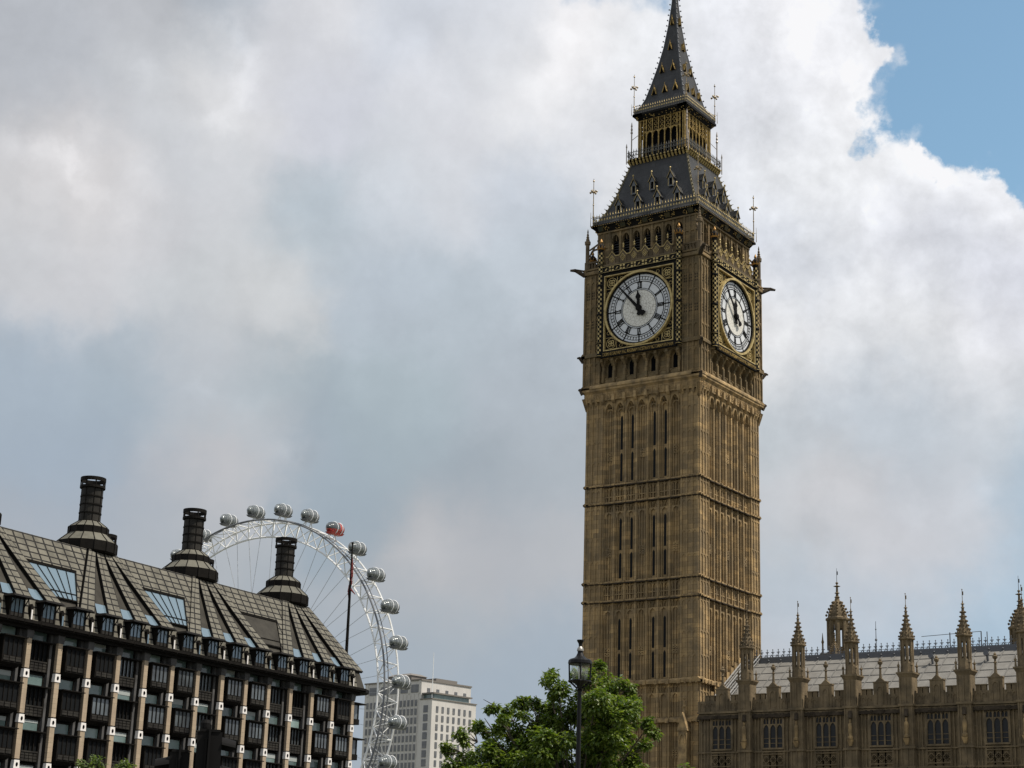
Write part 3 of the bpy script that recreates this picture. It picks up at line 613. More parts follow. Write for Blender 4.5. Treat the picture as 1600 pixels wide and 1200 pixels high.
    ip = MB(FT(0)); ip.box(-4.1, 4.1, 5.8, 6.80, 50.5, 50.849); ip.build('inscription_panel', BLACK, dial)
    four(dial)
    # ---- gilded frieze and zigzag parapet above the dial
    fz = MB(FT(0)); fz.box(-4.05, 4.05, 5.8, 6.70, 58.86, 59.62); fz.frustum(-4.1, 4.1, 6.0, 6.9, 58.86, -4.05, 4.05, 6.0, 6.72, 58.96)
    fzo = fz.build('frieze', BLACK, root)
    fg = MB(FT(0))
    for q in range(6):
        s = -3.0+1.2*q
        for dx in (-.16, .16):
            for dz in (-.15, .15): fg.box(s+dx-.10, s+dx+.10, 6.7, 6.75, 59.25+dz-.09, 59.25+dz+.09)
    for q in range(7):
        s = -3.6+1.2*q; fg.prism([(s-.15, 59.14), (s+.0, 59.16), (s+.15, 59.38), (s+.0, 59.34)], 6.7, 6.74)
    for z in (59.02, 59.55): fg.box(-4.0, 4.0, 6.7, 6.73, z-.02, z+.02)
    fg.build('gilding', GOLD_PALE, fzo); four(fzo)
    pz = MB(FT(0)); pz.box(-4.0, 4.0, 6.5, 6.66, 59.62, 59.8)
    tops = []
    for q in range(6):
        s = -3.0+1.2*q
        pz.prism([(s-.36, 59.8), (s+.36, 59.8), (s+.36, 60.48), (s, 60.95), (s-.36, 60.48)], 6.52, 6.64)
        for dx in (-.6, -.47, .47): pz.box(s+dx-.035, s+dx+.035, 6.52, 6.64, 59.8, 60.45)
        pz.box(s-.66, s-.34, 6.53, 6.63, 60.33, 60.5); pz.box(s+.34, s+.66, 6.53, 6.63, 60.331, 60.501)
        pz.tube((s, 6.58, 60.9), (s, 6.58, 61.5), .05, .03, 6)
    pzo = pz.build('zigzag_parapet', STONE_DARK, root)
    pg = MB(FT(0))
    for q in range(6):
        s = -3.0+1.2*q
        for r0, r1 in ((.3, .255), (.15, .10)):
            for a in range(4):
                p = lambda r, k: (s+r*sin(k*pi/2), 60.25+r*1.25*cos(k*pi/2))
                pg.prism([p(r0, a), p(r0, a+1), p(r1, a+1), p(r1, a)], 6.64, 6.70)
        for sg in (-1, 1):
            pg.prism([(s+sg*.4, 60.46), (s+sg*.4, 60.53), (s, 61.02), (s, 60.95)], 6.5, 6.70)
            pg.prism([(s+sg*.4, 60.46), (s+sg*.4, 60.53), (s+sg*.62, 60.53), (s+sg*.62, 60.46)], 6.5, 6.715)
        pg.lathe((s, 6.58), [(.03, 61.2), (.1, 61.3), (.05, 61.42), (.11, 61.55), (.03, 61.68), (.01, 61.8)], 8)
    pg.build('gilding', GOLD_PALE, pzo); four(pzo)
    # ---- chequered gilded columns beside each dial
    for s in (-4.22, 4.22):
        c = MB(FT(0)); c.lathe((s, 6.66), [(.3, 50.6), (.3, 50.85), (.235, 50.9), (.235, 61.3), (.28, 61.35), (.40, 61.5), (.36, 61.75), (.2, 61.95), (.08, 62.1), (.13, 62.2), (.02, 62.45)], 10)
        for z in (52.0, 54.8, 57.7, 58.95, 59.75): c.lathe((s, 6.66), [(.3, z-.1), (.33, z), (.3, z+.1)], 10)
        co = c.build('gilded_column', BLACK, root)
        g = MB(FT(0)); n = 8
        rows = int((61.2-50.95)/.23)
        for q in range(rows):
            z = 50.95+.23*q
            for k in range(n):
                if (k+q) % 2: continue
                a0 = 2*pi*(k-.46)/n; a1 = 2*pi*(k+.46)/n; r = .25
                g.face([(s+r*cos(a0), 6.66+r*sin(a0), z), (s+r*cos(a1), 6.66+r*sin(a1), z), (s+r*cos(a1), 6.66+r*sin(a1), z+.21), (s+r*cos(a0), 6.66+r*sin(a0), z+.21)])
        on = MB(FT(0)); on.lathe((s, 6.66), [(.30, 61.36), (.43, 61.47), (.30, 61.56), (.34, 61.7), (.22, 61.92), (.09, 62.08), (.15, 62.2), (.03, 62.5)], 8)
        for q in range(8): on.tube((s+.34*cos(q*pi/4), 6.66+.34*sin(q*pi/4), 61.55), (s+.44*cos(q*pi/4), 6.66+.44*sin(q*pi/4), 61.72), .06, .02, 4)
        on.build('finial_crown', GILT_ORANGE, co)
        for z in (50.72, 52.0, 58.95, 59.75): g.lathe((s, 6.66), [(.31, z-.03), (.34, z), (.31, z+.03)], 10)
        g.build('gilding', GOLD_PALE, co); four(co)
    # ---- corner pinnacles, flying buttresses, gargoyles
    p = MB(FT(0)); x = 6.1
    p.lathe((-x, x), [(.26, 59.6), (.26, 60.55), (.19, 60.6), (.19, 62.4), (.28, 62.45), (.30, 62.75), (.16, 62.85), (.2, 62.95), (.12, 63.1), (.16, 63.2), (.09, 63.35), (.12, 63.45), (.05, 63.65), (.08, 63.75), (.02, 64.05)], 8)
    A = [(-x+.15, x-.15, 61.2), (-x+.3, x-.3, 61.75), (-x+.5, x-.5, 62.0), (-x+.85, x-.85, 62.15)]
    for a, c in zip(A[:-1], A[1:]): p.tube(a, c, .10, n=6)
    p.tube((-x+.15, x-.15, 61.9), (-x+.85, x-.85, 62.75), .09, n=6); p.tube((-x+.3, x-.3, 61.75), (-x+.55, x-.55, 62.4), .08, n=6)
    p.ball((-x+.75, x-.75, 62.95), .14)
    four(p.build('pinnacle', STONE_DARK, root))
    gq = MB(FT(0))
    for zz, r, ln in ((59.5, .15, 1.2), (50.75, .11, .5), (47.6, .12, .35)):
        x = 6.25
        gq.tube((-x, x, zz-.25), (-x-ln*.6, x+ln*.6, zz+.22), r*1.5, r, 7); gq.tube((-x-ln*.55, x+ln*.55, zz+.2), (-x-ln*.85, x+ln*.85, zz+.15), r*1.15, r*.7, 7)
        gq.tube((-x, x, zz+.2), (-x-ln*.6, x+ln*.6, zz+.28), r*.7, r*.6, 6)
    four(gq.build('gargoyle', NEAR_BLACK, root))
    # ---- belfry
    b = MB()
    for sx in (-1, 1):
        for sy in (-1, 1):
            x0, x1 = sorted((sx*4.02, sx*5.35)); y0, y1 = sorted((sy*4.02, sy*5.35)); b.box(x0, x1, y0, y1, 60.0, 63.7)
    for k in range(4):
        b.T = FT(k)
        b.box(-4.02, 4.02, 4.9, 5.3, 60.0, 60.9)
        for s in BR: b.box(s-.19, s+.19, 4.9, 5.25, 60.9, 63.7); b.box(s-.11, s+.11, 5.2, 5.38, 60.9, 63.5)
        for s in BC: b.arch(s-.39, s+.39, 62.55, 63.3, 4.9, 5.28, tip=.35); b.box(s-.035, s+.035, 4.95, 5.12, 62.7, 63.3)
        for side in (-1, 1):
            for q in (4.12, 4.7, 5.28): b.box(side*q-.07, side*q+.07, 5.3, 5.43, 60.5, 63.6)
            x0, x1 = sorted((side*4.0, side*5.42)); b.box(x0, x1, 5.2, 5.44-.002*(side > 0), 60.6, 60.78); b.box(x0, x1, 5.2, 5.435-.002*(side > 0), 62.05, 62.15)
        b.box(-5.45, 5.45, 5.0, 5.46-.002*k, 63.55, 63.72)
    b.build('belfry', STONE_SOOTY, root)
    v = MB(); v.box(-4.75, 4.75, -4.75, 4.75, 60.3, 63.6); v.build('belfry_interior', VOID, root)
    lv = MB()
    for k in range(4):
        lv.T = FT(k)
        for q in range(9): lv.frustum(-4.0, 4.0, 4.76, 4.8, 60.95+.26*q, -4.0, 4.0, 4.84, 4.88, 60.83+.26*q)
    lv.build('louvre', mat('dark_louvre_slate', (0.03, 0.03, 0.032), 0.7), root)
    # ---- cornice with shields
    b = MB(); g = MB(); rr = random.Random(3)
    SHM = mat('shield_bronze', (.07, .053, .022), .6, .2, spec=.2, var=((.025, .035, .026), 2.0))
    for k in range(4):
        b.T = FT(k); g.T = FT(k)
        b.frustum(-5.45, 5.45, 5.0, 5.45, 63.72, -5.75, 5.75, 5.0, 5.75-.002*k, 64.2); b.box(-5.9, 5.9, 5.0, 5.9-.002*k, 64.2, 64.4)
        n = 9
        for q in range(n):
            s = -4.9+9.8*q/(n-1)
            if q % 2 == 0 and k < 2:
                sh = MB(FT(k)); sh.frustum(s-.26, s+.26, 5.4, 5.62, 63.78, s-.3, s+.3, 5.4, 5.86, 64.24); sh.build('shield', SHM, root)
            for _ in range(10):
                ds = rr.uniform(.34, .88); z = rr.uniform(63.78, 64.2); o = 5.47+.3*(z-63.72)/.48+.02
                if abs(s+ds) < 5.6: g.box(s+ds-.035, s+ds+.035, o-.08, o+.03, z-.035, z+.035)
        for q in range(47):
            s = -5.75+.25*q; g.box(s-.05, s+.05, 5.85, 5.925, 64.27, 64.33)
    b.build('cornice', BLACK, root); g.build('cornice_gilding', GOLD, root)
    # ---- lower roof
    prof = [(5.78, 64.4), (5.25, 65.1), (4.8, 66.0), (4.1, 67.8), (3.5, 69.9), (3.08, 71.3)]
    def hw(z):
        for (a, za), (c, zb) in zip(prof[:-1], prof[1:]):
            if z <= zb: return a+(c-a)*(z-za)/(zb-za)
        return prof[-1][0]
    b = MB()
    for (a, za), (c, zb) in zip(prof[:-1], prof[1:]): b.frustum(-a, a, -a, a, za, -c, c, -c, c, zb)
    b.build('lower_roof', SLATE, root)
    hp = MB()
    for k in range(4):
        hp.T = FT(k)
        for (a, za), (c, zb) in zip(prof[:-1], prof[1:]): hp.tube((a, a, za), (c, c, zb), .09, n=6)
        for q in range(14):
            z = 64.8+.47*q; a = hw(z)+.1; hp.ball((a, a, z), .10); hp.tube((a, a, z), (a+.17, a+.17, z+.16), .04, .02, 5)
    hp.build('hip_crocket', GILT_DULL, root)
    # ---- cresting rails at the eaves
    def cresting(name, h, z0, hgt, step, col1, col2):
        a = MB(); g = MB()
        for k in range(4):
            a.T = FT(k); g.T = FT(k)
            a.box(-h, h, h-.03, h+.03, z0+hgt*.30, z0+hgt*.36); a.box(-h, h, h-.03, h+.03, z0+hgt*.68, z0+hgt*.74)
            n = int(2*h/step)
            for q in range(n):
                s = -h+2*h*(q+.5)/n
                a.tube((s, h, z0), (s, h, z0+hgt*.9), .022, n=4, cap=False)
                g.lathe((s, h), [(.01, z0+hgt*.72), (.07, z0+hgt*.82), (.03, z0+hgt*.9), (.01, z0+hgt*1.08)], 4)
                g.box(s-.075, s+.075, h+.03, h+.05, z0+hgt*.38, z0+hgt*.56)
        o = a.build(name, col1, root); g.build('gilding', col2, o)
    cresting('roof_cresting', 5.78, 64.4, 1.05, .3, IRONGREY, GOLD_PALE)
    # ---- iron cross finials
    def finial(h, z0, z1, zc_, r):
        f = MB(FT(0)); f.tube((-h, h, z0), (-h, h, z1), r, r*.5, 6)
        for a, q in ((.0, 1), (.5*pi, 1)):
            dx, dy = cos(a)*.33*q, sin(a)*.33*q
            f.tube((-h-dx, h-dy, zc_), (-h+dx, h+dy, zc_), r*.9, n=5)
            for e in (-1, 1): f.ball((-h+dx*e*1.1, h+dy*e*1.1, zc_), .11); f.ball((-h+dx*e*.6, h+dy*e*.6, zc_+.14), .07)
        f.ball((-h, h, zc_), .14); f.ball((-h, h, z0+(z1-z0)*.45), .09); f.ball((-h, h, z1-.25), .1); f.ball((-h, h, z0+(z1-z0)*.2), .1)
        f.tube((-h-.28, h, z0), (-h-.28, h, z0+(zc_-z0)*.42), r*.7, .015, 5)
        f.tube((-h-.28, h, z0+.9), (-h+.55, h-.3, z0+1.1), .02, n=4); f.tube((-h, h, z0+.9), (-h+.9, h-.9, z0+1.25), .02, n=4)
        four(f.build('cross_finial', mat('finial_iron_%d' % int(z0), (.17, .145, .11), .5, .3, var=((.38, .27, .12), 4.0)), root))
    finial(5.75, 64.4, 69.4, 68.0, .06)
    # ---- dormers on the lower roof
    def dormer(s, zb, w, h):
        o0 = hw(zb)-.15; of = o0+.42
        d = MB(FT(0)); d.box(s-w, s-w+.10, o0-.9, of, zb-.15, zb+h); d.box(s+w-.10, s+w, o0-.9, of, zb-.15, zb+h)
        d.box(s-w, s+w, o0-.9, of, zb-.25, zb-.10); d.prism([(s-w, zb+h), (s+w, zb+h), (s, zb+h+.62)], of-.08, of)
        do = d.build('dormer', LEADDARK, root)
        r = MB(FT(0))
        for e in (-1, 1):
            r.prism([(s+e*(w+.12), zb+h-.05), (s+e*(w+.12), zb+h+.03), (s, zb+h+.78), (s, zb+h+.68)], o0-1.1, of+.08)
        r.build('dormer_roof', SLATE, do)
        v = MB(FT(0)); v.box(s-w+.1, s+w-.1, o0-.7, of-.18, zb-.1, zb+h); v.build('opening', VOID, do)
        g = MB(FT(0))
        for e in (-1, 1):
            g.prism([(s+e*(w+.14), zb+h-.02), (s+e*(w+.14), zb+h+.03), (s, zb+h+.80), (s, zb+h+.74)], of+.08, of+.12)
            g.box(s+e*w-.025, s+e*w+.025, of, of+.03, zb-.2, zb+h)
        g.tube((s, of+.1, zb+h+.75), (s, of+.1, zb+h+1.15), .04, .02, 5); g.ball((s, of+.1, zb+h+1.02), .1); g.build('gilding', GOLD_PALE, do)
        four(do)
    for s in (-3.22, -1.08, 1.08, 3.22): dormer(s, 65.65, .27, .62)
    for s in (-2.05, 0, 2.05): dormer(s, 67.75, .25, .62)
    # ---- balcony and lantern
    b = MB(); g = MB()
    for k in range(4):
        b.T = FT(k); g.T = FT(k)
        b.frustum(-3.05, 3.05, 2.0, 3.05, 71.25, -3.3, 3.3, 2.0, 3.3-.002*k, 71.6); b.box(-3.36, 3.36, 2.0, 3.36-.002*k, 71.6, 71.8)
        for q in range(17):
            s = -3.2+.4*q; g.tube((s, 3.12, 71.2), (s, 3.36, 71.5), .1, .12, 6); g.ball((s, 3.42, 71.62), .11)
    bo = b.build('balcony', BLACK, root); g.build('gilding', GOLD_PALE, bo)
    cresting('balcony_rail', 3.38, 71.8, .95, .28, IRONGREY, IRONGREY)
    v = MB(); v.box(-2.25, 2.25, -2.25, 2.25, 71.5, 76.2); v.build('lantern_interior', VOID, root)
    b = MB()
    for k in range(4):
        b.T = FT(k)
        X = [-2.6, -2.38, -2.05] + [-1.72+.86*i*0.8 for i in range(6)] + [2.05, 2.38]
        for s in X: b.tube((s, 2.58, 71.8), (s, 2.58, 76.2), .07, n=8)
        for s0, s1 in zip(X[2:-2], X[3:-1]):
            b.arch(s0+.05, s1-.05, 74.25, 74.7, 2.45, 2.56, tip=.05)
            m = (s0+s1)/2
            for z in (74.98, 75.42, 75.84): b.ring((m, z), .13, .185, 2.46, 2.55, 8)
        b.box(-2.6, 2.6, 2.42, 2.64, 71.8, 72.05); b.box(-2.6, 2.6, 2.42, 2.63, 76.0, 76.2)
    b.build('lantern_screen', GOLD, root)
    p = MB(FT(0)); p.lathe((-3.1, 3.1), [(.07, 71.7), (.07, 74.6), (.14, 74.7), (.06, 74.9), (.12, 75.05), (.05, 75.3), (.1, 75.4), (.02, 75.85)], 6)
    p.tube((-3.1, 3.1, 73.9), (-2.65, 2.65, 74.5), .03, n=4); p.lathe((-3.45, 3.45), [(.05, 71.3), (.05, 73.0), (.09, 73.1), (.01, 73.5)], 5)
    four(p.build('lantern_pinnacle', mat('painted_pinnacle_metal', (.30, .26, .23), .5, .2), root))
    # ---- upper eave and spire
    b = MB(); g = MB(); rr = random.Random(5)
    for k in range(4):
        b.T = FT(k); g.T = FT(k)
        b.frustum(-2.66, 2.66, 2.0, 2.66, 76.05, -2.98, 2.98, 2.0, 2.98-.002*k, 76.45); b.box(-3.06, 3.06, 2.0, 3.06-.002*k, 76.45, 76.68)
        for _ in range(34):
            s = rr.uniform(-2.7, 2.7); z = rr.uniform(76.1, 76.4); o = 2.7+.3*(z-76.05)/.4; g.box(s-.04, s+.04, o-.06, o+.03, z-.04, z+.04)
    eo = b.build('spire_eave', BLACK, root); g.build('gilding', GOLD, eo)
    cresting('spire_cresting', 3.0, 76.68, .8, .26, IRONGREY, GOLD_PALE)
    sp = [(3.0, 76.68), (2.45, 77.7), (2.12, 78.5), (1.72, 80.1), (1.24, 82.2), (.82, 84.4), (.47, 87.0), (.24, 89.4), (.16, 90.6)]
    def sw(z):
        for (a, za), (c, zb) in zip(sp[:-1], sp[1:]):
            if z <= zb: return a+(c-a)*(z-za)/(zb-za)
        return sp[-1][0]
    b = MB()
    for (a, za), (c, zb) in zip(sp[:-1], sp[1:]): b.frustum(-a, a, -a, a, za, -c, c, -c, c, zb)
    b.build('spire', SLATE, root)
    cr = MB()
    for k in range(4):
        cr.T = FT(k)
        for (a, za), (c, zb) in zip(sp[:-1], sp[1:]): cr.tube((a, a, za), (c, c, zb), .05, n=5)
        for q in range(22):
            z = 77.2+.61*q; a = sw(z)+.05; cr.ball((a+.08, a+.08, z), .085, 5); cr.tube((a, a, z-.05), (a+.1, a+.1, z), .03, n=4)
    cr.build('spire_crocket', LEADDARK, root)
    def lucarne(s, z, w):
        o = sw(z)-.05; of = o+.28
        d = MB(FT(0)); d.prism([(s-w*.6, z-.25), (s+w*.6, z-.25), (s, z+.38)], o-.5, of-.06); do = d.build('lucarne', VOID, root)
        g = MB(FT(0))
        for e in (-1, 1): g.prism([(s+e*w, z-.3), (s+e*(w-.07), z-.3), (s, z+.42), (s, z+.54)], o-.2, of)
        g.tube((s, of-.04, z+.5), (s, of-.04, z+.8), .03, .02, 5); g.build('gilding', GOLD, do); four(do)
    for s in (-1.15, 0.05, 1.25): lucarne(s, 79.1, .30)
    for s in (-.62, .62): lucarne(s, 81.65, .28)
    lucarne(0, 84.3, .25); lucarne(0, 87.25, .2)
    f = MB(); f.lathe((0, 0), [(.2, 90.5), (.32, 90.75), (.2, 90.95), (.12, 91.4), (.3, 91.8), (.38, 92.1), (.3, 92.4), (.1, 92.7), (.07, 94.5), (.2, 94.7), (.05, 94.9), (.03, 96.2)], 10)
    f.tube((-.45, 0, 95.4), (.45, 0, 95.4), .04, n=5); f.tube((0, -.45, 95.4), (0, .45, 95.4), .04, n=5)
    f.build('spire_finial', GOLD, root)
    finial(2.95, 76.68, 81.1, 79.6, .045)
    # gabled buttress head low on the west face
    b = MB(FT(0)); b.box(4.35, 5.15, 5.9, 6.7, 10, 15.9); b.prism([(4.25, 15.9), (5.25, 15.9), (4.75, 17.5)], 5.9, 6.78)
    b.arch(4.5, 5.0, 14.8, 15.6, 6.7, 6.8, tip=.1); b.tube((4.75, 6.4, 17.3), (4.75, 6.4, 18.6), .09, .05, 6); b.ball((4.75, 6.4, 18.0), .16); b.ball((4.75, 6.4, 18.7), .14)
    b.build('gabled_buttress', STONE_TRIM, root)
    return root
clock_tower()

# ================================================================== Gothic palace range beside the tower
PX = [11.08+4.72*k for k in range(10)]         # turrets along the front
def palace():
    Y = -7.0
    T = lambda s, o, z: (s, Y-o, z)            # o: outwards from the wall face
    root = thing('gothic_palace_range', 'long dark stone Gothic palace range with battlements and pale roof beside the clock tower', 'palace', (30, -7, 0))
    inv = (-30, 7, 0)
    def B(mb, name, m, par=None):
        o = mb.build(name, m, par or root)
        if par is None: o.location = inv
        return o
    X0, X1 = 6.5, 58.3
    w = MB(T); w.box(X0, X1, -14.5, 0, 0, 17.35)
    cens = [8.72+4.72*k for k in range(11)]
    tr = MB(T); vo = []
    # band courses
    for z, p, h in ((17.25, .32, .16), (17.05, .2, .14), (13.95, .16, .12), (12.5, .14, .12), (8.4, .2, .15), (7.0, .14, .12), (2.2, .2, .2)):
        tr.box(X0, X1, 0, p, z-h/2, z+h/2)
    for c in cens:
        for s in (-1.9, -1.6, -1.3, -1.02, 1.02, 1.3, 1.6, 1.9):
            if X0 < c+s < X1: tr.box(c+s-.05, c+s+.05, 0, .1, 0.3, 17.0)
        for s in (-1.75, 1.75):
            for z in (16.6, 13.5, 11.8, 8.0): tr.arch(c+s-.13, c+s+.13, z-.3, z, 0, .09, tip=.05); tr.arch(c+s-.13, c+s+.13, z-1.3, z-1.05, 0, .09, tip=.05)
        for zb in (12.62, 7.1):                 # quatrefoil panels
            for q in (-.62, 0, .62):
                for k in range(4): tr.ring((c+q+.15*sin(k*pi/2), zb+.65+.15*cos(k*pi/2)), .09, .16, 0, .11, 8)
                for e in (-1, 1): tr.box(c+q+e*.31-.03, c+q+e*.31+.03, 0, .13, zb, zb+1.28)
            tr.box(c-1.0, c+1.0, 0, .14, zb+.14, zb+.22); tr.box(c-1.0, c+1.0, 0, .14, zb+1.08, zb+1.16)
    B(w, 'wall', PALACE); B(tr, 'carved_trim', PALACE_TRIM)
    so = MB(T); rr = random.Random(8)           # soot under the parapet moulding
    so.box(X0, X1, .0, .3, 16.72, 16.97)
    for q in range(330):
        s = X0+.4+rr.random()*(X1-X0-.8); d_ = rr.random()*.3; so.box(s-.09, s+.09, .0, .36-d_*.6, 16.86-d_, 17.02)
    B(so, 'blackened_moulding', NEAR_BLACK)
    # windows
    def window(c, z0, z1):
        g = MB(T); g.box(c-.92, c+.92, -.4, .02, z0, z1)
        o = B(g, 'window', WGLASS)
        f = MB(T)
        for s in (-.92, -.31, .31, .92): f.box(c+s-.06, c+s+.06, 0, .14, z0-.05, z1)
        for s in (-.61, 0, .61):
            f.arch(c+s-.25, c+s+.25, z1-1.1, z1-.62, 0, .11, tip=.05)
            for e in (-.13, .13): f.arch(c+s+e-.12, c+s+e+.12, z1-.42, z1-.12, 0, .10, tip=.06)
            f.box(c+s-.02, c+s+.02, 0, .11, z1-.58, z1)
            f.box(c+s-.25, c+s+.25, .02, .05, z0+.75, z0+.79); f.box(c+s-.25, c+s+.25, .02, .05, z0+.35, z0+.39)
        f.box(c-1.05, c+1.05, 0, .18, z1, z1+.12); f.box(c-1.0, c+1.0, 0, .2, z0-.14, z0); f.box(c-1.05, c-.92, 0, .17, z0, z1); f.box(c+.92, c+1.05, 0, .17, z0, z1)
        t = f.build('tracery', PALACE_TRIM, o)
        return o
    for c in cens:
        window(c, 14.25, 16.75)
        window(c, 8.7, 12.2)
    # battlements with gabled centre pieces
    for c in cens:
        b = MB(T); b.box(c-2.3, c+2.3, -.35, .0, 17.33, 18.25)
        for s in (-1.42, -.95, .98, 1.45): b.box(c+s-.19, c+s+.19, -.33, -.02, 18.25, 18.68); b.box(c+s-.22, c+s+.22, -.36, .03, 18.66, 18.74)
        b.box(c-.56, c+.56, -.38, .06, 17.33, 19.2); b.box(c-.60, c+.60, -.40, .1, 19.18, 19.28)
        b.prism([(c-.4, 19.28), (c+.4, 19.28), (c, 19.65)], -.25, .04)
        for s in (-1.9, -1.42, -.95, .98, 1.45, 1.9): b.arch(c+s-.17, c+s+.17, 17.75, 18.05, 0, .05, tip=.05); b.box(c+s-.2, c+s-.16, 0, .06, 17.4, 18.2)
        b.arch(c-.22, c+.22, 18.5, 18.85, .06, .13, tip=.06); b.box(c-.3, c-.22, .06, .13, 17.5, 18.9); b.box(c+.22, c+.3, .06, .13, 17.5, 18.9)
        b.lathe((c, -.12), [(.14, 19.5), (.10, 19.9), (.09, 20.3), (.16, 20.36), (.09, 20.42), (.08, 20.6), (.2, 20.72), (.22, 20.85), (.1, 20.95), (.13, 21.02), (.02, 21.15)], 8)
        B(b, 'battlement', PALACE_TRIM)
    # turrets with crocketed spirelets
    for x in PX:
        b = MB(T)
        b.box(x-.55, x+.55, -.55, .55, 0, 19.9)
        for q in (-.47, 0, .47): b.box(x+q-.05, x+q+.05, .5, .62, 0.3, 19.4)
        for z in (17.3, 14.0, 12.5, 8.4): b.box(x-.64, x+.64, -.3, .68, z-.1, z+.08)
        b.frustum(x-.55, x+.55, -.55, .55, 19.45, x-.7, x+.7, -.7, .7, 19.75); b.box(x-.72, x+.72, -.72, .72, 19.74, 19.86)
        for sx in (-1, 1):
            for so_ in (-1, 1):
                b.tube((x+sx*.55, so_*.55, 19.9), (x+sx*.55, so_*.55, 20.75), .10, .02, 5); b.ball((x+sx*.55, so_*.55, 20.4), .12)
        b.lathe((x, 0), [(.56, 19.86), (.52, 20.6), (.44, 20.75)], 8, pi/8)
        n = 8
        for k in range(n):
            a = pi/8+2*pi*k/n; b.tube((x+.42*cos(a), .42*sin(a), 20.6), (x+.42*cos(a), .42*sin(a), 22.5), .115, n=6)
        b.lathe((x, 0), [(.30, 20.6), (.30, 20.9)], 8); b.lathe((x, 0), [(.44, 22.05), (.47, 22.4), (.66, 22.5), (.66, 22.6), (.5, 22.68), (.5, 22.75), (.34, 23.3), (.2, 23.85), (.11, 24.5), (.04, 25.3)], 8, pi/8)
        for k in range(n):
            a = pi/8+2*pi*k/n
            for r, z in ((.60, 22.75), (.5, 23.05), (.4, 23.35), (.3, 23.7), (.24, 24.05), (.2, 24.4)): b.ball((x+r*cos(a), r*sin(a), z), .085 if z < 24 else .07, 5)
            a2 = a+pi/8; b.tube((x+.5*cos(a2), .5*sin(a2), 22.65), (x+.5*cos(a2), .5*sin(a2), 23.15), .1, .015, 4)
        for z in (24.75, 25.05): b.lathe((x, 0), [(.05, z-.07), (.17, z), (.05, z+.07)], 8)
        b.tube((x, 0, 25.2), (x, 0, 26.25), .025, n=5); b.box(x-.02, x+.1, -.01, .01, 25.75, 26.05); b.ball((x, 0, 26.2), .05)
        t = B(b, 'turret', PALACE_TRIM)
        v = MB(T); v.box(x-.16, x+.16, .6, .635, 16.55, 16.95); v.tube((x, .66, 16.4), (x, .62, 17.0), .2, .03, 6); v.tube((x, .66, 12.0), (x, .62, 12.6), .2, .03, 6); v.build('blackened_canopy', NEAR_BLACK, t)
        s = MB(T)                                # weathered statue in its niche
        s.lathe((x, .66), [(.2, 14.75), (.22, 14.9), (.15, 15.0), (.17, 15.4), (.19, 15.75), (.14, 15.95), (.07, 16.02), (.1, 16.12), (.1, 16.25), (.03, 16.33)], 8)
        s.frustum(x-.1, x+.1, .6, .7, 14.2, x-.25, x+.25, .6, .85, 14.7); s.build('statue', STONE_TRIM, t)
    # roof of iron plates
    ys, ze, yr, zr = -5.4, 17.7, 2.0, 22.75
    r = MB(); r.face([(6.02, ys, ze), (X1, ys, ze), (X1, yr, zr), (6.02, yr, zr)]); r.face([(6.02, yr, zr), (X1, yr, zr), (X1, 2*yr-ys, ze), (6.02, 2*yr-ys, ze)]); r.face([(X1, ys, ze), (X1, 2*yr-ys, ze), (X1, yr, zr)])
    ro = B(r, 'roof', LEADROOF)
    se = MB(); sl_ = (zr-ze)/(yr-ys); k = 0; x = 6.6
    while x < X1:
        wd = .045
        for (ya, yb) in ((ys, yr),):
            i = se.add([(x-wd, ya, ze+.02), (x+wd, ya, ze+.02), (x+wd, yb, zr+.02), (x-wd, yb, zr+.02), (x-wd, ya, ze+.065), (x+wd, ya, ze+.065), (x+wd, yb, zr+.065), (x-wd, yb, zr+.065)])
            for q in ((0, 3, 2, 1), (4, 5, 6, 7), (0, 1, 5, 4), (1, 2, 6, 5), (2, 3, 7, 6), (3, 0, 4, 7)): se.f.append(tuple(i+m for m in q))
        x += 1.18
    for q in range(1, 7):
        y = ys+(yr-ys)*q/7; z = ze+(zr-ze)*q/7; se.box(6.05, X1, y-.03, y+.03, z-.02, z+.045)
    se.build('roof_seam', mat('seam_iron', (.16, .155, .145), .8, spec=.15), ro)
    rd = MB(); rd.box(6.02, X1, yr-.28, yr+.28, zr-.16, zr+.22); rd.box(6.02, X1, yr-.4, yr-.3, zr-.35, zr-.05)
    x = 6.5
    while x < X1: rd.ball((x, yr-.42, zr-.06), .09); x += 1.18
    rd.build('ridge', LEADDARK, ro)
    cr = MB(); x = 6.4
    cr.box(6.1, X1, yr-.02, yr+.02, zr+.27, zr+.31); cr.box(6.1, X1, yr-.02, yr+.02, zr+.42, zr+.45)
    while x < X1:
        cr.tube((x, yr, zr+.2), (x, yr, zr+.95), .035, .03, 4); cr.tube((x-.15, yr, zr+.72), (x+.15, yr, zr+.72), .045, n=4); cr.lathe((x, yr), [(.01, zr+.55), (.09, zr+.62), (.01, zr+.7)], 5); cr.ball((x, yr, zr+.95), .055, 5)
        cr.path([(x-.27, yr, zr+.28), (x-.13, yr, zr+.5), (x, yr, zr+.28)], .035, 4); x += .54
    cr.build('roof_cresting', LEADDARK, ro)
    for x in (24.6, 29.3, 33.9, 39.0, 44.0):
        v = MB(); y = 0.2; z = ze+sl_*(y-ys); v.tube((x, y, z-.1), (x, y-.15, z+.5), .1, n=7); v.tube((x-.05, y-.35, z+.62), (x+.05, y+.1, z+.52), .24, .06, 8); v.build('roof_vent', LEADDARK, ro)
    # stepped flashing and hand rails where the roof meets the tower
    f = MB()
    for q in range(9):
        y = ys+.6+.75*q; z = ze+sl_*(y-ys); f.box(6.03, 6.10, y, y+.55, z, z+.85)
    f.build('stepped_flashing', STONE_TRIM, ro)
    f = MB()
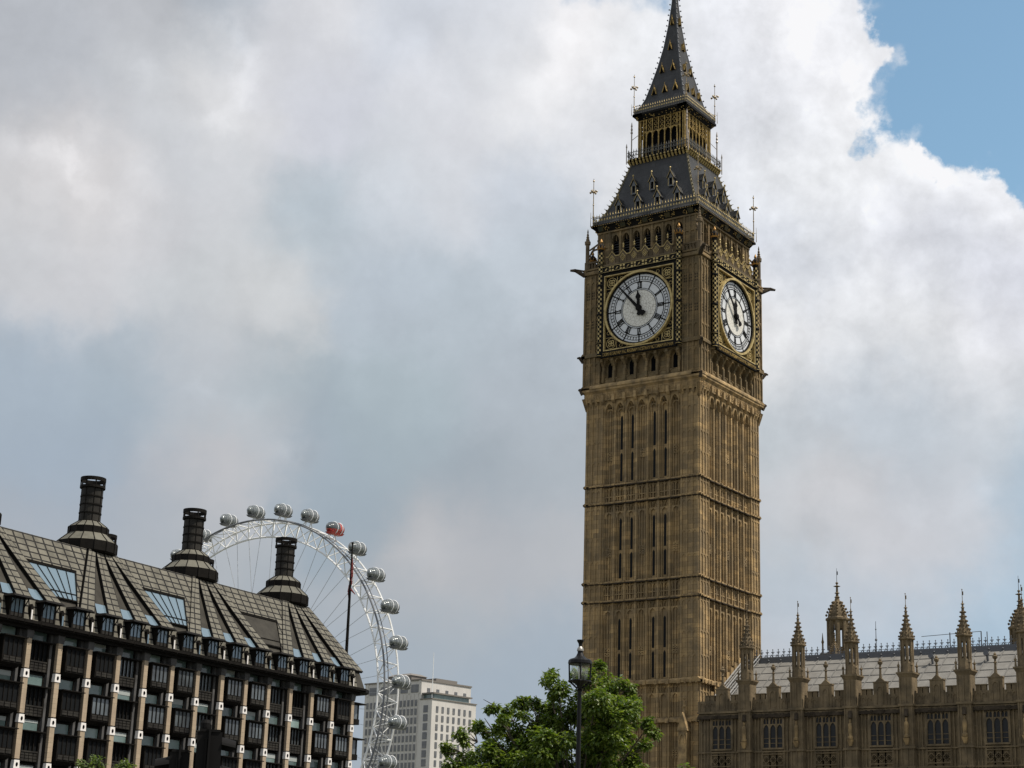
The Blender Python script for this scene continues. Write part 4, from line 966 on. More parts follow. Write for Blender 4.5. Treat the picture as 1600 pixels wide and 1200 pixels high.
    for x in (6.75, 7.35, 8.0):
        f.tube((x, ys+.3, ze+sl_*.3+.75), (x, yr-.4, zr-.25+.75), .045, n=5); f.tube((x, ys+.3, ze+sl_*.3+.4), (x, yr-.4, zr-.25+.4), .03, n=5)
        for q in range(7): y = ys+.4+1.05*q; z = ze+sl_*(y-ys); f.tube((x, y, z), (x, y, z+.78), .03, n=5)
    for q in range(16): y = ys+.3+.43*q; z = ze+sl_*(y-ys)+.12; f.box(6.75, 7.35, y-.05, y+.05, z, z+.05)
    f.build('roof_ladder', mat('galvanised_rail', (.36, .36, .35), .5, .2), ro)
    f = MB(); f.tube((18.9, yr, zr), (18.9, yr, zr+2.9), .05, .02, 5); f.ball((18.9, yr, zr+1.3), .12); f.ball((18.9, yr, zr+2.2), .07)
    f.tube((25.5, yr, zr+.2), (25.5, yr, zr+1.55), .05, n=5); f.tube((23.0, yr, zr+1.35), (28.2, yr, zr+1.5), .03, n=4); f.tube((28.2, yr, zr+.2), (28.2, yr, zr+1.5), .05, n=5); f.tube((28.7, yr, zr+.2), (28.7, yr, zr+1.45), .04, n=5)
    f.build('roof_spike', LEADDARK, ro)
palace()

# ------------------------------------------------------------------ turreted towers behind the palace
def stone_turret(x, y, zt, k, label):
    r = thing('turreted_tower', label, 'tower', (x, y, 0), 'turrets rising behind the palace roof')
    H = zt
    Z = lambda q: H-q*k
    b = MB(); b.box(-1.25*k, 1.25*k, -1.25*k, 1.25*k, 0, Z(9.7)); b.box(-1.5*k, 1.5*k, -1.5*k, 1.5*k, Z(9.7), Z(9.45))
    for q in range(7):
        s = (-1.2+.4*q)*k
        for e in (-1, 1): b.box(s-.06*k, s+.06*k, e*1.25*k-.07, e*1.25*k+.07, 2, Z(9.9)); b.box(e*1.25*k-.07, e*1.25*k+.07, s-.06*k, s+.06*k, 2, Z(9.9))
    b.build('tower_shaft', PALACE, r)
    b = MB()
    for e in (-1, 1):
        for g in (-1, 1): b.lathe((e*1.25*k, g*1.25*k), [(.12*k, Z(9.5)), (.1*k, Z(8.4)), (.17*k, Z(8.2)), (.1*k, Z(8.0)), (.02, Z(7.2))], 6)
    b.lathe((0, 0), [(1.1*k, Z(9.5)), (1.0*k, Z(9.0)), (.95*k, Z(8.7))], 8, pi/8)
    for q in range(8):
        a = pi/8+2*pi*q/8; b.tube((.95*k*cos(a), .95*k*sin(a), Z(9)), (.95*k*cos(a), .95*k*sin(a), Z(5.8)), .26*k, n=6)
    b.lathe((0, 0), [(.95*k, Z(6.7)), (1.0*k, Z(6.0)), (1.3*k, Z(5.75)), (1.3*k, Z(5.55)), (1.05*k, Z(5.4)), (1.0*k, Z(5.0)), (.72*k, Z(4.3)), (.3*k, Z(3.6)), (.15*k, Z(3.0)), (.1*k, Z(2.0)), (.03*k, Z(1.5))], 8, pi/8)
    for q in range(8):
        a = pi/8+2*pi*q/8
        for rr_, z in ((1.2, 5.2), (1.08, 4.85), (.92, 4.5), (.72, 4.15), (.52, 3.8)): b.ball((rr_*k*cos(a), rr_*k*sin(a), Z(z)), .14*k, 5)
    for z, rr_ in ((3.2, .34), (2.75, .3), (2.0, .4), (1.65, .18)): b.lathe((0, 0), [(.1*k, Z(z+.1)), (rr_*k, Z(z)), (.1*k, Z(z-.1))], 8)
    b.build('lantern_spirelet', PALACE_TRIM, r)
    b = MB(); b.tube((0, 0, Z(1.6)), (0, 0, Z(0)), .035*k, .02, 5); b.box(0, .14*k, -.01, .01, Z(.75), Z(.35)); b.build('weather_vane', LEADDARK, r)
stone_turret(-1.4, 40, 38.3, 1.02, 'tall openwork stone turret behind the roof, between the second and third palace turrets')
stone_turret(19.1, 40, 35.9, .98, 'openwork stone turret with crocketed spirelet behind the roof at the right edge')
stone_turret(10.6, 12, 27.3, .5, 'thin stone turret just visible behind the second palace turret from the clock tower')

# ================================================================== bronze roofed office building
PO = Vector((-41.0, -42.762, 0)); EU = Vector((-.084695, .996406, 0)); EV = Vector((-.996406, -.084695, 0))
def PT(u, v, z): p = PO+EU*u+EV*v; return (p.x, p.y, z)
def office():
    root = thing('office_building', 'dark bronze office building with ribbed sloping roof, chimneys and pale stone columns', 'building')
    CU = [3.75+3.79*k for k in range(-8, 14)]
    UE = 54.2
    w = MB(PT); w.box(-27, UE-.4, 1.05, 28, 0, 23.2); w.prism_done = 0
    i = w.add([(UE-.4, 1.05, 0), (UE+1.4, 3.2, 0), (UE+1.4, 28, 0), (UE-.4, 28, 0), (UE-.4, 1.05, 23.2), (UE+1.4, 3.2, 23.2), (UE+1.4, 28, 23.2), (UE-.4, 28, 23.2)])
    for q in ((4, 5, 6, 7), (0, 1, 5, 4), (1, 2, 6, 5), (2, 3, 7, 6)): w.f.append(tuple(i+m for m in q))
    w.build('wall', BRONZE, root)
    # stone columns with pale pierced blocks
    for u in CU:
        c = MB(PT); 
        for q in range(6):
            z1 = 22.6-3.83*q if q == 0 else 18.62-3.83*(q-1); z0 = 19.48-3.83*q if q < 5 else 0
            t = .265+.012*q
            c.box(u-t, u+t, .0, .30, max(z0, 0), z1)
        co = c.build('column', SANDST, root)
        k = MB(PT); k.box(u-.24, u+.24, .30, 1.05, 0, 22.6); k.build('column_web', BRONZE_GREY, co)
        k = MB(PT); k.box(u-.40, u+.40, -.05, .96, 22.6, 23.0); k.frustum(u-.36, u+.36, -.02, .9, 22.0, u-.42, u+.42, -.08, .96, 22.6); k.build('column_head', GREYPIER, co)
        for q in range(5):
            z = 19.05-3.83*q
            b = MB(PT); b.frustum(u-.36, u+.36, -.05, .32, z-.40, u-.30, u+.30, -.035, .32, z+.31); bo = b.build('node_block', PALEBLOCK, co)
            b = MB(PT); n = 10
            b.prism([(u+.12*cos(2*pi*m/n), z-.05+.17*sin(2*pi*m/n)) for m in range(n)], -.08, -.04); b.build('bolt_hole', VOID, bo)
        g = MB(PT); g.box(u+.42, u+.72, .45, 1.0, 0, 22.9); g.box(u-.72, u-.42, .55, 1.0, 0, 22.9)
        for q in range(34): g.box(u+.41, u+.73, .43, .46, .6+.66*q, .62+.66*q)
        g.build('duct_pier', GREYPIER, root)
    # window bays
    FL = {0: 'F', 1: 'B', 2: 'B', 3: 'F', 4: 'B', 5: 'B', 6: 'F', 7: 'B', 8: 'B', 9: 'F', 10: 'F', 11: 'B', 12: 'B', -1: 'B', -2: 'B', -3: 'F', -4: 'B', -5: 'B'}
    rr = random.Random(4)
    for bay in range(-5, 13):
        uc = 3.75+3.79*bay+1.895
        for fl in range(4):
            zt = 21.85-3.83*fl; zb = zt-2.2
            gl = OFFGLASS if (bay >= 2 and rr.random() < .6 and fl < 2) or (bay >= 7 and rr.random() < .85) else SLIT  # paler panes put the sky reflection into the glass colour
            if FL[bay] == 'B':
                f = MB(PT); v0 = -.12
                f.box(uc-1.2, uc-1.08, v0, 1.1, zb, zt); f.box(uc+1.08, uc+1.2, v0, 1.1, zb, zt)
                f.box(uc-1.08, uc+1.08, v0+.06, 1.1, zb, zb+.62); f.box(uc-1.08, uc+1.08, v0, 1.1, zt-.16, zt)
                f.frustum(uc-1.0, uc+1.0, .3, 1.1, zb-.35, uc-1.2, uc+1.2, v0, 1.1, zb)
                for s in (-.54, 0, .54): f.box(uc+s-.045, uc+s+.045, v0+.01, v0+.15, zb+.6, zt-.1)
                f.box(uc-1.35, uc+1.4, v0-.25, 1.1, zt, zt+.09)
                o = f.build('window_bay', BRONZE, root)
                p = MB(PT)
                for s in (-.72, 0, .72): p.box(uc+s-.3, uc+s+.3, v0+.0, v0+.07, zb+.14, zb+.34); p.box(uc+s-.3, uc+s+.3, v0+.0, v0+.07, zb+.37, zb+.52)
                p.build('spandrel_grid', BRONZE_GREY, o)
                p = MB(PT); p.box(uc-1.08, uc+1.08, v0+.08, v0+.12, zb+.6, zt-.1); p.build('pane', gl, o)
            else:
                f = MB(PT)
                f.box(uc-1.15, uc-1.0, .55, 1.1, zb-.3, zt); f.box(uc+1.0, uc+1.15, .55, 1.1, zb-.3, zt)
                for s in (-.5, 0, .5): f.box(uc+s-.045, uc+s+.045, .6, .8, zb+.62, zt)
                f.box(uc-1.35, uc+1.4, .05, 1.1, zt, zt+.09); f.box(uc-1.0, uc+1.0, .6, 1.1, zb-.3, zb+.5)
                o = f.build('window_bay', BRONZE, root)
                p = MB(PT); p.box(uc-1.0, uc+1.0, .5, .75, zb+.5, zb+.62)
                for s in (-.75, -.25, .25, .75):
                    for z in (-.25, .0, .26): p.box(uc+s-.21, uc+s+.21, .55, .62, zb+z, zb+z+.2)
                p.build('spandrel_grid', BRONZE_GREY, o)
                p = MB(PT); p.box(uc-1.0, uc+1.0, .74, .8, zb+.6, zt-.02); p.build('pane', gl, o)
            t = MB(PT); z1 = zt+1.05; t.box(uc-.95, uc+.95, .86, .92, zt+.12, z1); t.build('transom_pane', rr.choice((TEAL, TEAL, TEAL_PALE, TEAL_DEEP)), o)
            if rr.random() < .35:
                t = MB(PT); t.box(uc-.95, uc+.95, .83, .855, zt+.55+.3*rr.random(), z1); t.build('blind', BLIND, o)
            t = MB(PT); t.box(uc-1.15, uc+1.15, .8, 1.1, z1, z1+.16); t.box(uc-1.1, uc-.95, .8, 1.1, zt+.1, z1); t.box(uc+.95, uc+1.1, .8, 1.1, zt+.1, z1)
            t.build('transom_frame', BRONZE, o)
    # small bays round the corner
    for fl in range(4):
        zt = 21.85-3.83*fl; zb = zt-2.2
        f = MB(PT); f.box(UE+.1, UE+1.5, .9, 2.6, zb, zb+.6); f.box(UE-.1, UE+2.1, .45, 2.9, zt, zt+.14); f.box(UE+.2, UE+.35, .85, 1.2, zb, zt); f.box(UE+1.3, UE+1.5, 1.0, 2.6, zb, zt)
        o = f.build('window_bay', BRONZE, root); p = MB(PT); p.box(UE+.35, UE+1.35, 1.05, 2.6, zb+.6, zt); p.build('pane', OFFGLASS, o)
    # gutter
    g = MB(PT); g.box(-27, UE-.2, -.75, 1.0, 22.98, 23.12); g.box(-27, UE-.2, -.95, -.7, 23.12, 23.38); g.box(-27, UE-.2, -.2, .4, 22.7, 22.98)
    ga = [(UE-.2, -.95), (UE+1.2, -.45), (UE+2.2, .6), (UE+2.6, 2.2), (UE+2.6, 20)]
    for a, c in zip(ga[:-1], ga[1:]):
        i = g.add([(a[0], a[1], 22.98), (c[0], c[1], 22.98), (c[0]-1.6, c[1]+1.2, 22.98), (a[0]-.9, a[1]+1.6, 22.98), (a[0], a[1], 23.36), (c[0], c[1], 23.36), (c[0]-1.6, c[1]+1.2, 23.36), (a[0]-.9, a[1]+1.6, 23.36)])
        for q in ((0, 3, 2, 1), (4, 5, 6, 7), (0, 1, 5, 4), (1, 2, 6, 5), (2, 3, 7, 6), (3, 0, 4, 7)): g.f.append(tuple(i+m for m in q))
    for q in range(40): u = -26+2.0*q; g.box(u-.03, u+.03, -.97, -.93, 23.0, 23.38)
    g.build('gutter', BRONZE, root)
    # roof: dark base plane, raised panelled bands fanning up to each chimney, plain fields, skylights
    v0, z0, v1, z1 = 1.0, 25.35, 5.1, 32.0
    sl = sqrt((v1-v0)**2+(z1-z0)**2); nv, nz = -(z1-z0)/sl, (v1-v0)/sl
    def RP(u, t, lift=0.0): return (u, v0+(v1-v0)*t+nv*lift, z0+(z1-z0)*t+nz*lift)
    UH = 51.0; UB = 55.4
    r = MB(PT)
    r.face([RP(-27, 0), RP(UB, 0), RP(UH, 1), RP(-27, 1)])
    r.face([(UB, 1.0, z0), (UB, 24, z0), (UH, 20, z1), (UH, v1, z1)]); r.face([(-27, v1, z1), (UH, v1, z1), (UH, 9.5, 32.3), (-27, 9.5, 32.3)])
    r.face([(-27, 9.5, 32.3), (UH, 9.5, 32.3), (UH, 20, 31), (-27, 20, 31)])
    r.face([(-27, 20, 31), (UH, 20, 31), (UB, 28, 23.3), (-27, 28, 23.3)])
    r.face([(-27, .15, 23.4), (UB, .15, 23.4), (UB, 1.0, z0), (-27, 1.0, z0)]); r.face([(UB, .15, 23.4), (UB+.9, 1.5, 23.4), (UB+.9, 24, 23.4), (UB, 24, z0), (UB, 1.0, z0)])
    ro = r.build('roof', ROOFDARK, root)
    CH = [16.9-15.15*1.02, 16.9, 32.15, 47.4]
    bands = MB(PT)
    def panel(mb, quad, lift, U0=0.0):
        """raised panel over quad of (u,t); uv in metres"""
        P = [RP(u, t, lift) for u, t in quad]
        uv = [((u-U0)*.76, t*sl) for u, t in quad]
        mb.face(P, uv)
        n = len(quad)
        for a in range(n):
            c = (a+1) % n; mb.face([RP(*quad[a]), RP(*quad[c]), P[c], P[a]], [(0, 0.0)]*4)
    def slope_band(mb, ub, wb, ut, wt, t0, t1, lift):
        q = [(ub-wb, t0), (ub+wb, t0), (ut+wt, t1), (ut-wt, t1)]
        P = [RP(u, t, lift) for u, t in q]
        mb.face(P, [(0.0, t0*sl), (1.9, t0*sl), (1.9, t1*sl), (0.0, t1*sl)])
        for a in range(4):
            c = (a+1) % 4; mb.face([RP(*q[a]), RP(*q[c]), P[c], P[a]], [(0, 0)]*4)
    for ch in CH:
        for k in range(4):
            ub = ch+(k-1.5)*3.79; ut = ch+(k-1.5)*1.0
            slope_band(bands, ub, .95, ut, .49, 0, 1, .34)
    # extra bands running round to the hip end
    for ub, ut in ((CH[-1]+2.5*3.79-1.6, CH[-1]+2.6),): slope_band(bands, ub-.3, .8, ut, .42, 0, 1, .30)
    fields = MB(PT); sky_l = []
    for ch in CH:
        nx = ch+15.2
        if ch == CH[-1]: continue
        a = ch+1.5*3.79; c = nx-1.5*3.79; at = ch+1.99; ct = nx-1.99
        L_ = lambda t, a=a, at=at: a+.95+(at-a-.95)*t; R_ = lambda t, c=c, ct=ct: c-.95+(ct-c+.95)*t
        panel(fields, [(L_(.60), .60), (R_(.60), .60), (ct, 1), (at, 1)], .26)
        panel(fields, [(R_(.0)-.0, 0), (R_(.0)+.02, 0), (R_(.6)+.02, .6), (R_(.6)-.9, .6)], .27)
        sky_l.append((L_, R_, ch))
    fields.build('roof_field', ROOFPANEL, ro); bands.build('roof_band', ROOFPANEL, ro)
    for L_, R_, ch in sky_l:
        g = MB(PT); g.face([RP(L_(.12)+.1, .12, .16), RP(R_(.12)-.15, .12, .16), RP(R_(.58)-.95, .58, .16), RP(L_(.58)+.1, .58, .16)])
        o = g.build('skylight', BLUEGLASS if ch != CH[2] else ROOFDARK, ro)
        f = MB(PT)
        for q in range(6 if ch != CH[2] else 0):
            t0_, t1_ = .12, .58; u0 = L_(t0_)+.1+(R_(t0_)-.15-L_(t0_)-.1)*q/5; u1 = L_(t1_)+.1+(R_(t1_)-.95-L_(t1_)-.1)*q/5
            f.tube(RP(u0, t0_, .19), RP(u1, t1_, .19), .045 if 0 < q < 5 else .09, n=4)
        f.tube(RP(L_(.12), .12, .2), RP(R_(.12), .12, .2), .09, n=4); f.tube(RP(L_(.58), .58, .2), RP(R_(.58)-.9, .58, .2), .13, n=4); f.tube(RP(L_(.22), .22, .2), RP(R_(.22)-.3, .22, .2), .05, n=4)
        f.build('skylight_frame', BRONZE, o)
    # dormers and the panels between them
    for u in CU:
        if u < -24: continue
        lo = MB(PT); q = [(-.98, .1, 23.4), (.98, .1, 23.4), (.98, .66, 25.4), (-.98, .66, 25.4)]
        lo.face([(u+a, b, c) for a, b, c in q], [(0, 0), (1.9, 0), (1.9, 2.05), (0, 2.05)])
        for e in (-.98, .98): lo.face([(u+e, .1, 23.4), (u+e, 1.1, 23.4), (u+e, 1.1, 25.4), (u+e, .66, 25.4)], [(0, 0), (.9, 0), (.9, 2), (0.3, 2)])
        lo.build('mansard_panel', ROOFPANEL, ro)
    for u in CU:
        if u < -24: continue
        s = MB(PT); s.prism([(u-.17, 23.55), (u+.17, 23.55), (u+.17, 24.7), (u, 24.95), (u-.17, 24.7)], .1, .42)
        so_ = s.build('slit_window', BRONZE, ro); s = MB(PT); s.box(u-.07, u+.1, .06, .1, 23.6, 24.45); s.build('pane', PALEBLOCK if int(u*10) % 3 else BLUEGLASS, so_)
    for bay in range(-7, 13):
        uc = 3.75+3.79*bay+1.895
        d = MB(PT); d.box(uc-.88, uc-.70, -.05, 1.5, 23.4, 25.2); d.box(uc+.70, uc+.88, -.05, 1.5, 23.4, 25.2)
        d.frustum(uc-1.15, uc+1.25, -.75, 1.4, 25.2, uc-1.0, uc+1.05, -.5, 1.4, 25.42); d.box(uc-.7, uc+.7, .1, 1.2, 23.4, 23.62)
        for s in (-.24, .24): d.box(uc+s-.03, uc+s+.03, -.04, .2, 23.5, 25.1)
        d.tube((uc-.8, -.5, 25.15), (uc-.8, .0, 24.4), .05, n=4); d.tube((uc+.8, -.5, 25.15), (uc+.8, .0, 24.4), .05, n=4)
        do = d.build('dormer', BRONZE, ro)
        p = MB(PT); p.box(uc-.7, uc+.7, .02, .06, 23.95, 25.12); p.build('pane', BLUEGLASS, do)
        p = MB(PT); p.box(uc-.7, uc+.7, .02, .12, 23.62, 23.95); p.build('dormer_sill', BRONZE_GREY, do)
        p = MB(PT); ch = min(CH, key=lambda x: abs(x-uc)); wide = abs(uc-ch) > 6
        if not wide: p.face([RP(uc-.8+.1*(ch-uc), .03, .1), RP(uc+.8+.1*(ch-uc)*.5, .03, .1), RP(uc+.66+(ch-uc)*.12, .17, .1), RP(uc-.66+(ch-uc)*.12, .17, .1)]); p.build('roof_light', BLUEGLASS, do)
    # ventilation chimneys
    def chimney(u, v, zb):
        k = zb
        c = MB(PT); n = 14; rot = .1
        c.lathe((u, v), [(1.7, k-3.5), (1.7, k-.9), (2.72, k-.75), (2.85, k-.6), (2.85, k+.35)], n, rot)
        c.lathe((u, v), [(1.9, k+1.2), (1.9, k+1.85)], n, rot)
        for q in range(n):
            a = rot+2*pi*q/n
            c.tube((u+2.87*cos(a), v+2.87*sin(a), k-.6), (u+2.87*cos(a), v+2.87*sin(a), k+.36), .05, n=4)
            c.tube((u+2.87*cos(a), v+2.87*sin(a), k+.37), (u+1.92*cos(a), v+1.92*sin(a), k+1.21), .045, n=4)
            c.tube((u+1.92*cos(a), v+1.92*sin(a), k+1.2), (u+1.92*cos(a), v+1.92*sin(a), k+1.86), .045, n=4)
            c.tube((u+1.92*cos(a), v+1.92*sin(a), k+1.87), (u+1.1*cos(a), v+1.1*sin(a), k+2.45), .04, n=4)
        co = c.build('chimney', BRONZE, root)
        d = MB(PT); d.lathe((u, v), [(2.85, k+.35), (1.9, k+1.2)], n, rot); d.lathe((u, v), [(1.9, k+1.85), (1.08, k+2.45)], n, rot); d.build('chimney_cone', CONE, co)
        s = MB(PT); n2 = 8; s.lathe((u, v), [(1.02, k+2.4), (1.02, k+5.85)], 24)
        s.build('stack', BRONZE_GREY, co)
        s = MB(PT)
        for q in range(n2):
            a = .2+2*pi*q/n2; s.tube((u+1.03*cos(a), v+1.03*sin(a), k+2.4), (u+1.03*cos(a), v+1.03*sin(a), k+5.85), .045, n=4)
            s.tube((u+1.16*cos(a), v+1.16*sin(a), k+5.85), (u+1.16*cos(a), v+1.16*sin(a), k+6.55), .07, n=4)
        for z in (2.45, 3.28, 4.1, 4.92, 5.75): s.lathe((u, v), [(1.0, k+z-.06), (1.09, k+z-.06), (1.09, k+z+.06), (1.0, k+z+.06)], 24)
        m = 24                                                  # open louvre ring at the top
        for za, zb_ in ((5.75, 5.98), (6.44, 6.8)):
            o_ = [s.add([(u+r_*cos(2*pi*q/m), v+r_*sin(2*pi*q/m), k+z) for q in range(m)]) for r_, z in ((1.08, za), (1.22, za), (1.22, zb_), (1.08, zb_))]
            for A, B_ in ((0, 1), (1, 2), (2, 3), (3, 0)):
                for q in range(m): j = (q+1) % m; s.f.append((o_[A]+q, o_[A]+j, o_[B_]+j, o_[B_]+q))
        s.build('stack_ribs', BRONZE, co)
    for u, v in ((1.6, 7), (16.9, 7), (32.3, 7), (48.3, 7), (51.2, 21), (35.5, 22)): chimney(u, v, 32.85 if v < 10 else 31.9)
    return root
office()
def flagpole():
    r = thing('flagpole', 'dark flagpole with furled red flags rising from the right end of the bronze roof', 'flagpole', PT(55.5, 3, 24.3))
    p = MB(); p.tube((0, 0, 0), (0, 0, 9), .20, .15, 10); p.tube((0, 0, 9), (0, 0, 15.9), .15, .08, 10); p.ball((0, 0, 15.9), .16); p.lathe((0, 0), [(.3, 0), (.3, 2.9), (.2, 3.1)], 10); p.box(-.35, .2, -.2, .2, 2.6, 3.0); p.build('pole', BRONZE, r)
    f = MB(); rr = random.Random(2)
    for z0, z1, s in ((11.1, 14.2, 1), (9.3, 11.6, -1)):
        n = 7
        for q in range(n):
            a = z0+(z1-z0)*q/n; c = z0+(z1-z0)*(q+1)/n
            f.tube((.12*s+rr.uniform(-.05, .05), 0, a), (.12*s+rr.uniform(-.05, .05), .03, c), .10*sin(pi*(q+.35)/n)+.05, .10*sin(pi*(q+1.2)/n)+.04, 6)
    f.tube((.1, 0, 10.6), (.65, .2, 10.0), .14, .04, 5)
    f.build('flag', FLAGRED, r)
flagpole()

# ================================================================== observation wheel
def wheel():
    C = Vector((-326.9, 296.9, 63.1))
    root = thing('observation_wheel', 'giant white observation wheel with glass capsules rising behind the bronze roofed building', 'ferris wheel', C)
    W = lambda r, t, y: (r*cos(t), y, r*sin(t))
    n = 64
    m = MB(); mi = MB(); fr = MB(); f2 = MB(); lt = MB()
    RO, RI, DY = 60.2, 54.8, 3.5
    for k in range(128):
        a, c = 2*pi*k/128, 2*pi*(k+1)/128
        m.tube(W(RO, a, DY), W(RO, c, DY), .29, n=6, cap=False)
        mi.tube(W(RI, a, 0), W(RI, c, 0), .32, n=6, cap=False)
        fr.tube(W(RO, a, -DY), W(RO, c, -DY), .30, n=6, cap=False)  # front chord coloured darker grey than the white chords
        f2.tube(W(RO+.3, a, -DY+1.5), W(RO+.3, c, -DY+1.5), .16, n=5, cap=False)
    for k in range(n):
        a = 2*pi*k/n; h = a+pi/n; c = a+2*pi/n
        for s in (-1, 1):
            lt.tube(W(RI, a, 0), W(RO, h, s*DY), .18, n=5, cap=False); lt.tube(W(RI, c, 0), W(RO, h, s*DY), .18, n=5, cap=False)
        lt.tube(W(RO, h, -DY), W(RO, h, DY), .19, n=5, cap=False)
        lt.tube(W(RO, h, -DY if k % 2 else DY), W(RO, h+2*pi/n, DY if k % 2 else -DY), .12, n=5, cap=False)
    m.build('rim_chord', WHITE, root); mi.build('rim_chord', WHITE, root); fr.build('front_chord', GREYSTEEL, root); f2.build('front_rail', GREYSTEEL, root); lt.build('rim_lattice', WHITE, root)
    s = MB()
    for k in range(n):
        a = 2*pi*k/n; y = 5 if k % 2 else -5
        s.tube(W(1.8, a+(.5 if k % 4 < 2 else -.5), y), W(RI, a, 0), .07, n=4, cap=False)
    s.build('spoke_cable', CABLE, root)
    h = MB()
    prof = [(.8, -14), (2.0, -12), (2.0, 7), (1.5, 9)]
    for (r0, y0), (r1, y1) in zip(prof[:-1], prof[1:]): h.tube((0, y0, 0), (0, y1, 0), r0, r1, 16)
    for y in (-5, 5): h.tube((0, y-.3, 0), (0, y+.3, 0), 2.6, n=20)
    h.build('hub', WHITE, root)
    for sx in (-1, 1):
        l = MB(); l.tube((0, 9, 0), (sx*22, 32, -63), .9, 1.5, 10); l.build('support_leg', WHITE, root)
    # capsules
    pg = MB(); nn = 14
    def ell(mb, a, b, y0, y1, n=16, dz=0.0, steps=10):
        for q in range(steps):
            ya = y0+(y1-y0)*q/steps; yb = y0+(y1-y0)*(q+1)/steps
            mb.tube((0, ya, dz), (0, yb, dz), b*sqrt(max(1-(abs(ya)/a)**2.4, 0.02)), b*sqrt(max(1-(abs(yb)/a)**2.4, 0.02)), n, cap=q in (0, steps-1))
    def capsule(t, first, red=False):
        pos = W(64.1, t, 0)
        if first is None or red:
            g = MB(); ell(g, 4.15, 2.05, -4.1, 4.1); c = g.build('capsule', CAPRED if red else CAPGLASS, root, smooth=True)
            for y in (-.9, 1.5):
                w_ = MB(); N_ = 20
                for q in range(N_): a0, a1 = 2*pi*q/N_, 2*pi*(q+1)/N_; w_.tube((2.12*cos(a0), y, 2.12*sin(a0)), (2.12*cos(a1), y, 2.12*sin(a1)), .17, n=5, cap=False)
                w_.build('mounting_ring', WHITE, c)
            b = MB(); b.frustum(-1.0, 1.0, -2.8, 2.8, -2.12, -1.45, 1.45, -3.3, 3.3, -1.45); b.build('capsule_floor', CAPFLOORRED if red else GREYSTEEL, c)
            f = MB()
            for y in (-2.9, -2.0, .3, 2.6, 3.3):
                r = 2.05*sqrt(1-(abs(y)/4.15)**2.4)+.02; N_ = 16
                for q in range(N_): a0, a1 = 2*pi*q/N_, 2*pi*(q+1)/N_; f.tube((r*cos(a0), y, r*sin(a0)), (r*cos(a1), y, r*sin(a1)), .06, n=4, cap=False)
            f.build('glazing_bar', GREYSTEEL, c)
        else: c = dup(first, root)
        c.location = pos; return c
    t0 = 2.01; first = None
    for k in range(-3, 15):
        t = t0-k*radians(11.25)
        if k == 5: c = capsule(t, first, True); c['label'] = 'red wrapped capsule'
        elif first is None: first = capsule(t, None)
        else: capsule(t, first)
    for k in range(-3, 15):
        st = MB(); t = t0-k*radians(11.25)
        for y in (-.9, 1.5): st.tube(W(RO, t-.012, y*1.5), W(62.2, t, y), .16, n=5); st.tube(W(RO, t+.012, y*1.5), W(62.2, t, y), .16, n=5)
        st.tube(W(62.2, t, -.9), W(62.2, t, 1.5), .16, n=5); st.build('capsule_mount', WHITE, root)
wheel()

